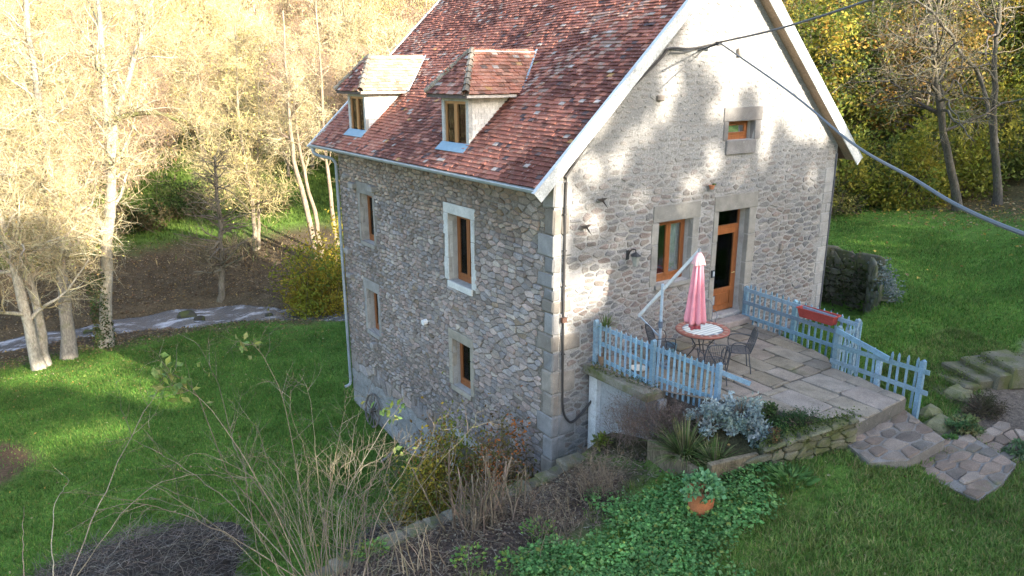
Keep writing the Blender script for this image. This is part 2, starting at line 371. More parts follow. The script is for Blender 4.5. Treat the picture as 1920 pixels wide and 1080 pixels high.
def ground_tint(x, y, h):
    n = fbm(x*.7, y*.7, 31, 4); n2 = fbm(x*2.6, y*2.6, 37, 3)
    g = np.stack([.070+.06*n, .150+.07*n, .024+.018*n], -1)
    def lay(mask, c, g): return g*(1-mask[..., None])+np.array(c)*mask[..., None]
    # foreground lawn: tired olive patches
    fl = (1-sstep(-4.8, -3.2, y))*sstep(-1, 1.5, x); g = lay(fl*.75*sstep(.4, .65, n), (.095, .115, .03), g)
    # leaf litter along both banks, mulch behind the retaining wall
    lit = sstep(21.2, 23.0, y+1.6*(n-.5)*2-.0*x+np.where(x > -1, (x+1)*.55, 0))*(1-sstep(33.5, 37.5, y+2*(n-.5)+.05*x)); lit = lit*(x < 16)
    g = lay(lit*.95, (.10, .072, .05), g)
    lw = sstep(.50, .62, n2)*sstep(15, 20, y)*(1-sstep(22, 24, y))*.5; g = lay(lw*(x < 8), (.12, .085, .04), g)
    mul = (1-sstep(-3.0, -2.3, y+.9*(n2-.5)-.0*x))*0
    mul = sstep(-3.5, -2.7, y-.18*(x+3)+1.2*(n-.5))*(1-sstep(-.72, -.6, y))*(x < .55)*(1-sstep(-.2, .5, x)); g = lay(mul, (.085, .062, .05), g)
    bed = (x > .4)*(x < 3.4)*(y > -4.5)*(y < -.3); g = lay(bed*.9, (.06, .045, .03), g)
    mt = np.exp(-(((x+10.5)/1.9)**2+((y-12.2)/2.2)**2)); g = lay(sstep(.35, .6, mt+.3*(n-.5)), (.10, .065, .04), g)   # bare earth patch
    # forest floor and bank to the right
    ff = sstep(0, 1, (x-19.3-.5*(y-3)*.6)*.5+1.2*(n-.5))*sstep(8, 11, x); ff = ff*(y > -10)
    g = lay(ff*.9, (.10, .075, .04), g)
    bk = sstep(.25, .9, h-.25*sstep(12, 16, x))*sstep(13.0, 14.5, x)*(y < 3); g = lay(bk*.3, (.085, .075, .035), g)
    pt = 1-sstep(.45, .85, seg_dist(x, y, PATHL)+.5*(n2-.5)); g = lay(pt, (.16, .13, .105), g)
    # far meadow brighter, hill behind straw coloured
    md = sstep(35, 39, y)*(1-sstep(62, 72, y))*sstep(-19, -14, x); g = lay(md*.8, (.10, .15, .028), g)
    hb = np.maximum(sstep(60, 75, y+.3*x), sstep(34, 38, y)*(1-sstep(-19, -14, x))); g = lay(hb, (.12, .095, .045), g)
    return g
def axis(a):
    out = []
    for lo, hi, st in a: out.append(np.arange(lo, hi-1e-6, st))
    return np.unique(np.concatenate(out+[[a[-1][1]]]))
gx = axis([(-130,-40,6),(-40,-14,1.0),(-14,6,.13),(6,16,.2),(16,30,.5),(30,60,1.5),(60,170,6)])
gy = axis([(-70,-14,4),(-14,-9,.6),(-9,.6,.13),(.6,8,.2),(8,30,.22),(30,46,.5),(46,80,1.5),(80,230,6)])
GX, GY = np.meshgrid(gx, gy); GH = height(GX, GY)
nx, ny = len(gx), len(gy); ii = (np.arange(ny-1)[:, None]*nx+np.arange(nx-1)[None, :]).ravel()
gf = np.stack([ii, ii+1, ii+1+nx, ii+nx], 1)
gcx = (GX[:-1, :-1]+GX[1:, 1:]).ravel()/2; gcy = (GY[:-1, :-1]+GY[1:, 1:]).ravel()/2
gf = gf[~((gcx > .35) & (gcx < 8.5) & (gcy > 1.3) & (gcy < 10.3))]          # nothing under the house
me = mesh_np('ground', np.stack([GX, GY, GH], -1).reshape(-1, 3), [gf], ground_tint(GX, GY, GH).reshape(-1, 3))
structure(obj('ground', me, M['ground'], smooth=True))
# the stream: one sheet following its bed
sp = np.array([smooth_path(np.c_[STREAM, SW*0], 160)[:, :2]])[0]; sw = np.interp(np.arange(160), np.linspace(0, 159, len(SW)), SW)+1.1
td = norm(np.gradient(sp, axis=0)); nn = np.stack([-td[:, 1], td[:, 0]], 1)
cols = np.linspace(-1, 1, 9); SV = []
for k in range(160):
    for cc in cols: q = sp[k]+nn[k]*cc*sw[k]; SV.append((q[0], q[1], -5.62+.05*math.sin(q[0]*2.1)+.07*(vn(q[0]*1.2, q[1]*2.2, 9)-.5)))
si = (np.arange(159)[:, None]*9+np.arange(8)[None]).ravel()
structure(obj('stream', mesh_np('stream', SV, [np.stack([si, si+1, si+10, si+9], 1)]), M['water'], smooth=True))
# ------------------------------------------------------------------ house
W, L = 8.84, 10.63; EX, EZ, TAN = -.5, 3.47, .93        # eave line x,z and roof slope
RX = W/2; RZ = EZ+TAN*(RX-EX); CS = 1/math.hypot(1, TAN); SN = TAN*CS
BASE = -5.6
house = empty('stone_house', (0, 0, 0), 'tall rubble stone house with steep red tiled roof and two dormers', 'house')
def gmap(u, v, d): return np.array([u, d, v])            # gable: u along x, v up, d inwards
def emap(u, v, d): return np.array([d, u, v])            # eave wall: u along y
OPEN_G = {'window': (2.748, 3.765, 1.107, 2.466), 'door': (4.59, 5.64, 0.0, 2.5), 'small': (4.688, 5.574, 4.048, 4.456)}
OPEN_E = {'big': (3.02, 4.042, .768, 2.375), 'low': (3.153, 3.981, -1.887, -.685), 'ul': (8.27, 9.14, .838, 2.219), 'll': (8.28, 9.055, -1.876, -.604), 'cellar': (3.0, 4.05, -4.9, -3.32)}
def top_gable(x): return EZ+TAN*(min(x, W-x)-EX)-.10
def wall_mesh(mp, us, top, opens, base, thick, c):
    """outer face with real openings and their reveals"""
    mb = MB(); cuts = sorted(set([round(u, 4) for u in us]+[round(q, 4) for o in opens.values() for q in o[:2]]))
    for a, b in zip(cuts[:-1], cuts[1:]):
        mid = (a+b)/2; ivs = sorted([(o[2], o[3]) for o in opens.values() if o[0] < mid < o[1]]); z = base
        for lo, hi in ivs+[(None, None)]:
            if lo is None: q = [mp(a, z, 0), mp(b, z, 0), mp(b, top(b), 0), mp(a, top(a), 0)]
            else: q = [mp(a, z, 0), mp(b, z, 0), mp(b, lo, 0), mp(a, lo, 0)]; z = hi
            mb.add(q, [[0, 1, 2, 3]], c)
    return mb
def reveals(mb, mp, o, thick, c):
    a, b, lo, hi = o
    for q in ([(a, lo), (a, hi)], [(b, hi), (b, lo)], [(a, hi), (b, hi)], [(b, lo), (a, lo)]):
        mb.add([mp(*q[0], .0), mp(*q[1], .0), mp(*q[1], thick), mp(*q[0], thick)], [[0, 1, 2, 3]], c)
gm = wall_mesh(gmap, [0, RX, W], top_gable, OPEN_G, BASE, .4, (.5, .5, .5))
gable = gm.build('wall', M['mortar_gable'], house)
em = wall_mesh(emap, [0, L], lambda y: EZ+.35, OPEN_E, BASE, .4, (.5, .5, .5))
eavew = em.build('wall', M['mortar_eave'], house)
for mp, opens, par in ((gmap, OPEN_G, gable), (emap, OPEN_E, eavew)):
    for o in opens.values(): mb = MB(); reveals(mb, mp, o, .5, (.40, .39, .37) if mp is gmap else (.36, .35, .33)); mb.build('reveal', M['granite'], par)
mb = MB(); box(mb, (W-.5, .5, BASE), (W, L, EZ+.3), (.3, .29, .27)); box(mb, (0.02, L-.45, BASE), (W-.5, L, EZ+.3), (.3, .29, .27))
mb.add([(0, L, EZ+.3), (W, L, EZ+.3), (RX, L, RZ-.15)], [[0, 1, 2]], (.3, .29, .27))
mb.build('wall', M['stone'], house)
# rooms behind the windows: dark plastered shell and floors
mb = MB()
for z in (-2.15, -.12, 3.2): box(mb, (.03, .03, z-.12), (W-.55, L-.5, z), (.10, .075, .055))
box(mb, (1.9, 1.9, BASE), (2.0, L-.6, 3.0), (.16, .145, .13)); box(mb, (2.0, 2.3, BASE), (W-.6, 2.4, 3.0), (.16, .145, .13))
mb.build('room_partition', M['plain'], house)

# ---- rubble stones
def clip(poly, px, py, nx, ny):
    out = []; n = len(poly)
    for i in range(n):
        a = poly[i]; b = poly[(i+1) % n]; da = (a[0]-px)*nx+(a[1]-py)*ny; db = (b[0]-px)*nx+(b[1]-py)*ny
        if da <= 0: out.append(a)
        if (da < 0 < db) or (db < 0 < da): t = da/(da-db); out.append((a[0]+t*(b[0]-a[0]), a[1]+t*(b[1]-a[1])))
    return out
def inset(poly, g):
    out = poly; n = len(poly)
    for i in range(n):
        a = poly[i]; b = poly[(i+1) % n]; dx, dy = b[0]-a[0], b[1]-a[1]; l = math.hypot(dx, dy)
        if l < 1e-6: continue
        nx, ny = dy/l, -dx/l; out = clip(out, a[0]-nx*g, a[1]-ny*g, nx, ny)
        if len(out) < 3: return []
    return out
def area(p): return .5*abs(sum(p[i][0]*p[(i+1) % len(p)][1]-p[(i+1) % len(p)][0]*p[i][1] for i in range(len(p))))
def rubble_cells(u0, u1, v0, v1, size, lims, rects, R, jit=.30, gap=None):
    """coursed random rubble: row seeds, anisotropic Voronoi cells, clipped by half planes (lims) and rectangles"""
    seeds = []; v = v0; row = 0
    while v < v1:
        sx, sy = size((u0+u1)/2, v); hgt = sy*R.uniform(.65, 1.4); u = u0-R.uniform(0, sx)
        while u < u1+.2:
            sx, sy2 = size(u, v); wd = sx*R.choice((.55, .8, 1., 1.15, 1.5))*R.uniform(.85, 1.15); seeds.append((u+wd/2+R.uniform(-jit, jit)*sx*.3, v+hgt/2+R.uniform(-jit, jit)*hgt*.9)); u += wd
        v += hgt; row += 1
    asp = 1.9; grid = {}; cs = .5
    for i, s in enumerate(seeds): grid.setdefault((int(s[0]//cs), int(s[1]//cs)), []).append(i)
    cells = []
    for i, s in enumerate(seeds):
        if not (u0 <= s[0] <= u1 and v0 <= s[1] <= v1): continue
        if any((s[0]-p[0])*n[0]+(s[1]-p[1])*n[1] > 0 for p, n in lims): continue
        if any(r[0] < s[0] < r[1] and r[2] < s[1] < r[3] for r in rects): continue
        poly = [(s[0]-.6, s[1]-.4), (s[0]+.6, s[1]-.4), (s[0]+.6, s[1]+.4), (s[0]-.6, s[1]+.4)]
        gx_, gy_ = int(s[0]//cs), int(s[1]//cs); nb = []
        for a in (-1, 0, 1):
            for b in (-1, 0, 1): nb += grid.get((gx_+a, gy_+b), [])
        nb = sorted(((seeds[j][0]-s[0])**2+((seeds[j][1]-s[1])*asp)**2, j) for j in nb if j != i)[:16]
        for d, j in nb:
            q = seeds[j]; nx, ny = (q[0]-s[0]), (q[1]-s[1])*asp*asp; poly = clip(poly, (q[0]+s[0])/2, (q[1]+s[1])/2, nx, ny)
        for p, n in lims: poly = clip(poly, p[0], p[1], n[0], n[1])
        for r in rects:
            if min(p[0] for p in poly) < r[1] and max(p[0] for p in poly) > r[0] and min(p[1] for p in poly) < r[3] and max(p[1] for p in poly) > r[2]:
                c = [(r[0]-s[0], r[0], s[1], 1, 0), (s[0]-r[1], r[1], s[1], -1, 0), (r[2]-s[1], s[0], r[2], 0, 1), (s[1]-r[3], s[0], r[3], 0, -1)]
                k = max(c); poly = clip(poly, k[1], k[2], k[3], k[4])
            if len(poly) < 3: break
        if len(poly) < 3: continue
        poly = inset(poly, gap(s[0], s[1]) if gap else .008)
        if len(poly) >= 3 and area(poly) > .0018: cells.append((s, poly))
    return cells
def stone_geo(poly, mp, depth, R, rnd_k=.16):
    # cut the corners, wobble the outline, raise a slightly tilted dressed face
    pts = []; n = len(poly)
    for i in range(n):
        a, b = poly[i], poly[(i+1) % n]; l = math.hypot(b[0]-a[0], b[1]-a[1])
        if l < .02: pts.append(((a[0]+b[0])/2, (a[1]+b[1])/2)); continue
        k = min(.3, rnd_k*R.uniform(.6, 1.4))
        pts.append((a[0]+(b[0]-a[0])*k, a[1]+(b[1]-a[1])*k)); pts.append((a[0]+(b[0]-a[0])*(1-k), a[1]+(b[1]-a[1])*(1-k)))
    w = .006; pts = [(p[0]+R.uniform(-w, w), p[1]+R.uniform(-w, w)) for p in pts]; m = len(pts)
    cx = sum(p[0] for p in pts)/m; cy = sum(p[1] for p in pts)/m
    tx, ty = R.uniform(-.05, .05), R.uniform(-.06, .06); V = []
    for f, d in ((1.0, -.01), (.99, depth*.55), (.86, depth)):
        for p in pts:
            dd = d if d < 0 else max(.002, d+(tx*(p[0]-cx)+ty*(p[1]-cy))*1.2+R.uniform(-.004, .004))
            V.append(mp(cx+(p[0]-cx)*f, cy+(p[1]-cy)*f, -dd))
    V.append(mp(cx, cy, -(depth*1.05+R.uniform(-.004, .004))))
    F = []
    for r in (0, 1):
        for i in range(m): j = (i+1) % m; F.append([r*m+i, r*m+j, (r+1)*m+j, (r+1)*m+i])
    for i in range(m): F.append([2*m+i, 2*m+(i+1) % m, 3*m])
    return np.array(V), F
R1 = random.Random(5)
def esize(u, v):
    k = 1.0+.45*max(0, 1-abs(u-1.0)/1.6)
    if v < -3.5: return .75, .40
    return .225*k, .095*k
def egap(u, v):
    if v < -3.5: return .004
    m = vn(u*.5, v*.6, 77); k = .0075+.009*max(0, m-.35)*1.6
    if u > 7.2: k += .007
    if v < -1.6: k += .006
    return k
def gsize(u, v): return (.30, .108) if v < 3.4 else (.26, .10)
def ggap(u, v): return .017+.016*sstep(2.2, 4.5, v)+.006*vn(u, v, 5)
# quoins: squared granite blocks keyed into both walls
quoin_rect_e = []; quoin_rect_g = []; qz = -2.6; k = 0; blocks = []
while qz < EZ-.05:
    hgt = R1.uniform(.24, .52); le = R1.choice((.28, .62)) if k % 2 else R1.choice((.5, .34)); lg = (.55 if k % 2 == 0 else .27)*R1.uniform(.7, 1.3)
    hgt = min(hgt, EZ+.05-qz); blocks.append((qz, hgt, le, lg)); quoin_rect_e.append((-.1, le+.006, qz, qz+hgt)); quoin_rect_g.append((-.1, lg+.006, qz, qz+hgt)); qz += hgt; k += 1
OUT = lambda o, a, b, c, d: (o[0]-a, o[1]+b, o[2]-c, o[3]+d)
dress_e = {'big': OUT(OPEN_E['big'], .17, .17, .16, .24), 'low': OUT(OPEN_E['low'], .14, .15, .12, .24), 'ul': OUT(OPEN_E['ul'], .14, .16, .12, .32), 'll': OUT(OPEN_E['ll'], .14, .16, .12, .3), 'cellar': OUT(OPEN_E['cellar'], .1, .1, 0, .28)}
dress_g = {'window': OUT(OPEN_G['window'], .16, .2, .1, .36), 'door': OUT(OPEN_G['door'], .14, .24, 0, .36), 'small': OUT(OPEN_G['small'], .14, .2, .3, .3)}
corbels_e = [(9.44, 2.40, .30, .17), (8.10, 2.46, .32, .17), (10.15, .33, .30, .15), (10.05, -.42, .3, .13), (9.9, 2.62, .25, .12), (8.6, -1.25-1.0, .2, .15)]
lims_e = [((0, EZ-.06), (0, 1)), ((L-.02, 0), (1, 0))]
lims_g = [((W-.05, 0), (1, 0)), ((0, top_gable(0)-.03), (-TAN, 1)), ((W, top_gable(W)-.03), (TAN, 1))]
ce = rubble_cells(0, L, -5.2, EZ, esize, lims_e, quoin_rect_e+list(dress_e.values()), R1, gap=egap)
cg = rubble_cells(0, W, -2.2, RZ, gsize, lims_g, quoin_rect_g+list(dress_g.values())+[(W-.42, W+.1, -2, EZ-.1)], R1, gap=ggap)
def pick(R, L_): return L_[R.randrange(len(L_))]
ET = [(.295,.255,.235),(.325,.265,.24),(.285,.23,.20),(.27,.25,.25),(.335,.295,.26),(.245,.21,.19),(.32,.25,.225),(.30,.27,.26)]
GT = [(.245,.23,.215),(.235,.207,.195),(.215,.21,.215),(.20,.175,.16),(.275,.26,.245),(.23,.19,.175),(.19,.187,.187)]
stones = []
for s, p in ce:
    sm = s[1] < -3.5; t = np.array(pick(R1, ET))*R1.uniform(.72, 1.28)
    if R1.random() < .015: t = np.array((.25, .195, .145))*R1.uniform(.8, 1.1)
    if s[1] > 2.3: t = t*np.array((1.0, .95, .86))
    t = t*(.74+.52*float(fbm(s[0]*.45, s[1]*.35, 51, 3)))*(1+.10*(float(vn(s[0]*1.3, s[1]*.25, 52))-.5))
    if sm: t = np.array((.27, .27, .27))*R1.uniform(.88, 1.1)
    V, F = stone_geo(p, emap, .008 if sm else R1.uniform(.012, .045), R1); stones.append((V, F, t, eavew, area(p)))
for s, p in cg:
    k = sstep(2.0, 4.2, s[1]); t = np.array(pick(R1, GT))*R1.uniform(.78, 1.15); t = t*(1-.62*k)+np.array((.325, .317, .305))*.62*k
    V, F = stone_geo(p, gmap, R1.uniform(.008, .024)*(1-.5*k), R1); stones.append((V, F, t, gable, area(p)))
def screen_area(V):
    x, y, z = proj(V)
    if x.max() < 0 or x.min() > 1920 or y.max() < 0 or y.min() > 1080: return 0
    return (x.max()-x.min())*(y.max()-y.min())
def emit_pieces(items, name, mat, limit, rest):
    """items (V,F,tint,parent,weight): the largest in the picture are objects, the rest one stuff mesh per parent"""
    order = sorted(range(len(items)), key=lambda i: -screen_area(items[i][0])); big = set(order[:limit]); bulk = {}
    for i, it in enumerate(items):
        if i in big: MB().add(it[0], it[1], it[2]).build(name, mat, it[3])
        else: bulk.setdefault(it[3], MB()).add(it[0], it[1], it[2])
    for par, mb in bulk.items(): stuff(mb.build(rest, mat, par))
emit_pieces(stones, 'stone', M['stone'], 300, 'rubble_stones')
for z0, hgt, le, lg in blocks:
    g = R1.uniform(.7, 1.15); t = np.array((.235, .23, .23))*g if R1.random() < .6 else np.array((.255, .23, .205))*g
    V, F = chamfer_block((-.028, -.026, z0+.008), (lg, le, z0+hgt-.008), .018, .008, R1); V[:, 0] = np.where(V[:, 0] > lg*.7, np.maximum(V[:, 0], .2), V[:, 0])
    # an L-shaped key: long leg on each wall, thin in depth
    MB().add(*chamfer_block((-.026, -.024, z0+.008), (.16, le, z0+hgt-.008), .028, .014, R1), t).add(*chamfer_block((.161, -.024, z0+.009), (lg, .15, z0+hgt-.009), .024, .012, R1), t*R1.uniform(.98, 1.06)).build('quoin', M['granite'], gable)
mb = MB()
zz = -1.6
while zz < EZ-.3:                                           # far edge of the gable
    hgt = R1.uniform(.22, .4); lg = R1.choice((.25, .42)); V, F = chamfer_block((W-lg, -.018, zz+.008), (W+.01, .2, zz+hgt-.008), .012, .005, R1)
    MB().add(V, F, np.array((.34, .33, .32))*R1.uniform(.85, 1.1)).build('quoin', M['granite'], gable); zz += hgt
# dressed stone and lintels round the openings
def dressing(mp, o, d, tint, par, sill=True, lint=True, mat='granite', jn=3, R=R1):
    def blk(u0, u1, v0, v1, t, name, pr=.02):
        V, F = chamfer_block((u0, v0, -.12), (u1, v1, pr), .010, .006, R); V = np.array([mp(x, y, -z) for x, y, z in V])
        MB().add(V, F, np.array(t)*R.uniform(.93, 1.07)).build(name, M[mat], par)
    for a, b in ((d[0], o[0]+.001), (o[1]-.001, d[1])):
        v = o[2]-.004
        for k in range(jn):
            v2 = o[2]+(o[3]-o[2])*(k+1)/jn+(R.uniform(-.1, .1) if k < jn-1 else 0); ex = R.uniform(-.05, .03)
            blk(a+(ex if a < o[0]-.05 else 0), b-(ex if b > o[1]+.05 else 0), v+.004, v2-.004, tint, 'jamb_stone'); v = v2
    if lint: blk(d[0]-.02, d[1]+.02, o[3]+.002, d[3], np.array(tint)*.93, 'lintel', .026)
    if sill: blk(o[0]-.04, o[1]+.04, d[2], o[2]-.003, tint, 'sill', .05)
dressing(gmap, OPEN_G['window'], dress_g['window'], (.265, .255, .235), gable)
dressing(gmap, OPEN_G['door'], dress_g['door'], (.27, .255, .23), gable, sill=False, jn=4)
dressing(gmap, OPEN_G['small'], dress_g['small'], (.20, .19, .185), gable, jn=1)
dressing(emap, OPEN_E['big'], dress_e['big'], (.50, .50, .485), eavew, mat='white')
dressing(emap, OPEN_E['low'], dress_e['low'], (.31, .28, .235), eavew)
dressing(emap, OPEN_E['ul'], dress_e['ul'], (.25, .235, .215), eavew)
dressing(emap, OPEN_E['ll'], dress_e['ll'], (.27, .26, .25), eavew)
dressing(emap, OPEN_E['cellar'], dress_e['cellar'], (.34, .33, .31), eavew, sill=False)
for u, v, a, b in corbels_e:
    V, F = chamfer_block((u-a/2, v-b/2, -.1), (u+a/2, v+b/2, .17), .02, .015, R1); MB().add(np.array([emap(x, y, -z) for x, y, z in V]), F, (.26, .25, .24)).build('corbel', M['granite'], eavew)
for u, v, a, b in ((2.57, 4.98, .16, .12), (4.85, 5.88, .13, .16), (6.89, 1.42, .1, .16), (2.15, 5.6, .1, .1)):
    V, F = chamfer_block((u-a/2, v-b/2, -.1), (u+a/2, v+b/2, .09), .02, .012, R1); MB().add(np.array([gmap(x, y, -z) for x, y, z in V]), F, (.27, .23, .20)).build('corbel', M['granite'], gable)

# ---- windows and door
WOODC = (.25, .088, .028)
def window(mp, o, par, rec=.22, leaves=2, rail=.065, curtain=None, curt=(.42, .47, .50), inner=None):
    a, b, lo, hi = o; d0, d1 = rec, rec+.06; mb = MB(); fw = .055
    def bx(m, u0, u1, v0, v1, e0, e1, c=WOODC): box(m, (u0, v0, e0), (u1, v1, e1), np.array(c)*rnd.uniform(.92, 1.08), M=lambda x, y, z: mp(x, y, z))
    bx(mb, a, a+fw, lo, hi, d0, d1); bx(mb, b-fw, b, lo, hi, d0, d1); bx(mb, a+fw, b-fw, hi-fw, hi, d0, d1); bx(mb, a+fw, b-fw, lo, lo+.09, d0-.02, d1)
    fr = mb.build('window_frame', M['wood'], par); n = leaves; wd = (b-a-2*fw)/n
    for k in range(n):
        u0, u1, v0, v1 = a+fw+k*wd, a+fw+(k+1)*wd, lo+.092, hi-fw-.002; s = MB(); e0, e1 = d0-.012, d0+.045
        bx(s, u0+.003, u0+rail, v0, v1, e0, e1); bx(s, u1-rail, u1-.003, v0, v1, e0, e1); bx(s, u0+rail, u1-rail, v1-rail, v1, e0, e1); bx(s, u0+rail, u1-rail, v0, v0+rail+.015, e0, e1)
        s.build('sash', M['wood'], fr)
        g = MB(); bx(g, u0+rail-.01, u1-rail+.01, v0+rail, v1-rail+.005, d0+.012, d0+.02, (.5, .5, .5)); g.build('pane', M['glass'], fr)
    for (c0, c1) in (curtain or []):
        cb = MB(); us = np.linspace(a+(b-a)*c0, a+(b-a)*c1, 24); dd = d1+.07+.022*np.sin(np.arange(24)*1.9)
        V = [mp(u, v, d) for v in (lo+.03, hi-.03) for u, d in zip(us, dd)]; cb.add(V, np.array([[i, i+1, i+25, i+24] for i in range(23)]), curt); cb.build('curtain', M['curtain'], fr)
    return fr
window(gmap, OPEN_G['window'], house, curtain=[(.60, .98)], curt=(.80, .85, .88))
window(gmap, OPEN_G['small'], house, leaves=1, rec=.2, rail=.05, curtain=[(.05, .95)], curt=(.2, .22, .23))
window(emap, OPEN_E['big'], house, curtain=[(.02, .98)], rec=.24)
window(emap, OPEN_E['low'], house, curtain=[(.2, .9)], curt=(.25, .27, .27), rec=.2, leaves=1)
window(emap, OPEN_E['ul'], house, curtain=[(.02, .35)], curt=(.55, .56, .56))
window(emap, OPEN_E['ll'], house, curtain=[(.3, .6)], curt=(.3, .3, .3))
mb = MB(); box(mb, (3.02, -4.9, .3), (4.03, -3.33, .34), (.13, .11, .09), M=lambda x, y, z: emap(x, y, z)); mb.build('cellar_door', M['board'], house)
# door with transom light, big pane, panelled foot and cat flap
a, b = OPEN_G['door'][:2]; mb = MB(); dY = .26
def db(u0, u1, v0, v1, e0=dY, e1=dY+.07, m=None, c=WOODC): box(m if m is not None else mb, (u0, e0, v0), (u1, e1, v1), np.array(c)*rnd.uniform(.95, 1.1)); return m
for u in (a, b-.06): db(u, u+.06, 0.03, 2.5)
db(a+.06, b-.06, 2.44, 2.5); db(a+.06, b-.06, 2.02, 2.11, dY-.02)
frame = mb.build('door_frame', M['wood'], house)
m2 = MB(); e0 = dY-.012
for u0, u1, v0, v1 in ((a+.065, a+.17, .05, 2.015), (b-.17, b-.065, .05, 2.015), (a+.17, b-.17, 1.90, 2.015), (a+.17, b-.17, .05, .18), (a+.17, b-.17, .50, .60)): db(u0, u1, v0, v1, e0, e0+.055, m2)
db(a+.17, b-.17, .18, .50, e0+.02, e0+.04, m2); db(a+.36, b-.20, .22, .46, e0+.008, e0+.024, m2)
door = m2.build('door', M['wood'], house)
m3 = MB(); db(a+.17, b-.17, .60, 1.90, e0+.02, e0+.03, m3, (.5, .5, .5)); m3.build('pane', M['glass'], door)
m3 = MB(); db(a+.06, b-.06, 2.11, 2.44, e0+.02, e0+.03, m3, (.5, .5, .5)); m3.build('pane', M['glass'], frame)
m3 = MB(); db(a+.19, a+.36, .22, .44, e0-.012, e0+.006, m3, (.10, .11, .12)); db(a+.21, a+.34, .24, .42, e0-.02, e0-.012, m3, (.30, .32, .34)); m3.build('cat_flap', M['plain'], door)
m3 = MB(); tube(m3, [(b-.115, e0-.02, .95), (b-.115, e0-.06, .95), (b-.23, e0-.06, .95)], .01, 6, (.5, .42, .2)); m3.build('handle', M['metal'], door)
m3 = MB(); us = np.linspace(a+.5, a+.86, 18); V = [(u, dY+.15+.02*math.sin(i*2), v) for v in (.1, 2.42) for i, u in enumerate(us)]; m3.add(V, np.array([[i, i+1, i+19, i+18] for i in range(17)]), (.72, .80, .85)); m3.build('curtain', M['curtain'], door)
m3 = MB(); cxx, czz = a+.50, 1.52                           # dark cross-shaped ornament hanging behind the pane
for s in ((-.03, .03, -.10, .10), (-.09, -.032, -.03, .03), (.032, .09, -.03, .03)): box(m3, (cxx+s[0], e0+.04, czz+s[2]), (cxx+s[1], e0+.05, czz+s[3]), (.012, .014, .012))
m3.build('ornament', M['plain'], door)
m3 = MB(); m3.add(*chamfer_block((a-.22, -.30, -.20), (b+.14, .5, -.045), .015, .006, R1), (.30, .25, .225)); m3.add(*chamfer_block((a+.02, .02, -.04), (b-.02, .3, .028), .006, .002, R1), (.40, .38, .36)); m3.build('doorstep', M['paving'], house)

# ---- roof
Y0, Y1 = -.26, 11.33
mb = MB(); up = np.array([SN, 0, -CS])*-1; nrm = np.array([-SN, 0, CS])
def roofp(y, s, h=0, side=0):
    x = EX+s*CS; z = EZ+s*SN; p = np.array([x-SN*h, y, z+CS*h]);
    if side: p[0] = W-p[0]
    return p
SL = (RX-EX)/CS
for side in (0, 1):
    q = [roofp(y, s, h, side) for h in (-.12, -.02) for y, s in ((Y0+.02, -.02), (Y1, -.02), (Y1, SL), (Y0+.02, SL))]; mb.add(q, BOXF, (.16, .10, .08))
roof = mb.build('roof', M['board'], house)
tiles = []
def tint_tile(u, v, R, dark=0):
    base = pick(R, [(.31,.115,.078),(.34,.13,.086),(.27,.10,.073),(.37,.16,.11),(.24,.09,.07),(.31,.125,.09),(.40,.21,.15)])
    n = fbm(u*.55, v*.8, 91, 4); n2 = fbm(u*1.9, v*.45, 95, 3); t = (np.array(base)*.55+np.array((.31, .122, .085))*.45*(.75+.5*float(vn(u*.9, v*1.1, 99))))*R.uniform(.85, 1.12)
    d = sstep(.48, .66, n)*.95+sstep(.52, .68, n2)*.8+dark
    if R.random() < d*.75: t = t*np.array((.45, .42, .44))
    r = R.random()
    if r < .025: t = np.array((.36, .31, .28))*R.uniform(.8, 1.15)
    elif r < .02+.35*sstep(.55, .75, float(fbm(u*.8+9, v*.9, 123, 3))): t = t*.5+np.array((.42, .33, .27))*.5*R.uniform(.8, 1.1)
    elif r < .030: t = np.array((.42, .24, .10))
    elif r < .06: t = np.array((.085, .06, .062))
    return t
def lay_tiles(org, ud, vd, nd, ulen, vlen, inside, parent, R, wd=.150, ex=.100, ln=.195, th=.018, dark=0, uo=0, vo=0, pale=0):
    rows = int(vlen/ex)+1
    for r in range(rows):
        v = r*ex; u = -wd*(.5 if r % 2 else 0)-wd; wav = .006
        while u < ulen+wd:
            w_ = wd*R.uniform(.96, 1.02); uc, vc = u+w_/2, v+ex/2
            if inside(uc, vc):
                tl = .016+R.uniform(-.003, .008); j = R.uniform(-.008, .008); k = R.uniform(-.03, .03); h0 = .012+R.uniform(0, .008)
                V = []
                for hh in (0, th):
                    for du, dv in ((0, 0), (1, 0), (1, 1), (0, 1)):
                        uu = min(max(u+.002+du*(w_-.004), .05), ulen-.05); vv = v+j+dv*ln+k*(du-.5)*wd; h = hh+h0+tl*(1-dv)*1.6-.012*dv+R.uniform(-.0015, .0015)
                        V.append(org+ud*uu+vd*vv+nd*(h+sag(uu, vv)))
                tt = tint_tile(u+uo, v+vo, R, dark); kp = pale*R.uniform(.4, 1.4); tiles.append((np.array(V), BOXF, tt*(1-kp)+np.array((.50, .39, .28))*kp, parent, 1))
            u += w_
def sag(u, v): return min(1, max(0, u)/1.6)*min(1, max(0, 11.5-u)/1.6)*min(1, max(0, v)/.8)*(.05*math.sin(u*.62+.6)*math.sin(v*.48+.3)+.018*math.sin(u*2.3+v*1.1))
R2 = random.Random(21); vd = np.array([CS, 0, SN])
DORM = [(3.56, 'right'), (8.95, 'left')]
def main_inside(u, v):
    y = Y0+u; s = v
    if not (.0 <= u <= Y1-Y0-.03 and v < SL-.05): return False
    for yc, _ in DORM:
        x = EX+s*CS
        if x > .0 and abs(y-yc) < .50 and x < 1.2: return False
        z = EZ+s*SN
        if x > 1.1 and z < 5.92-abs(y-yc)*1.0-.05 and abs(y-yc) < .7: return False
    return True
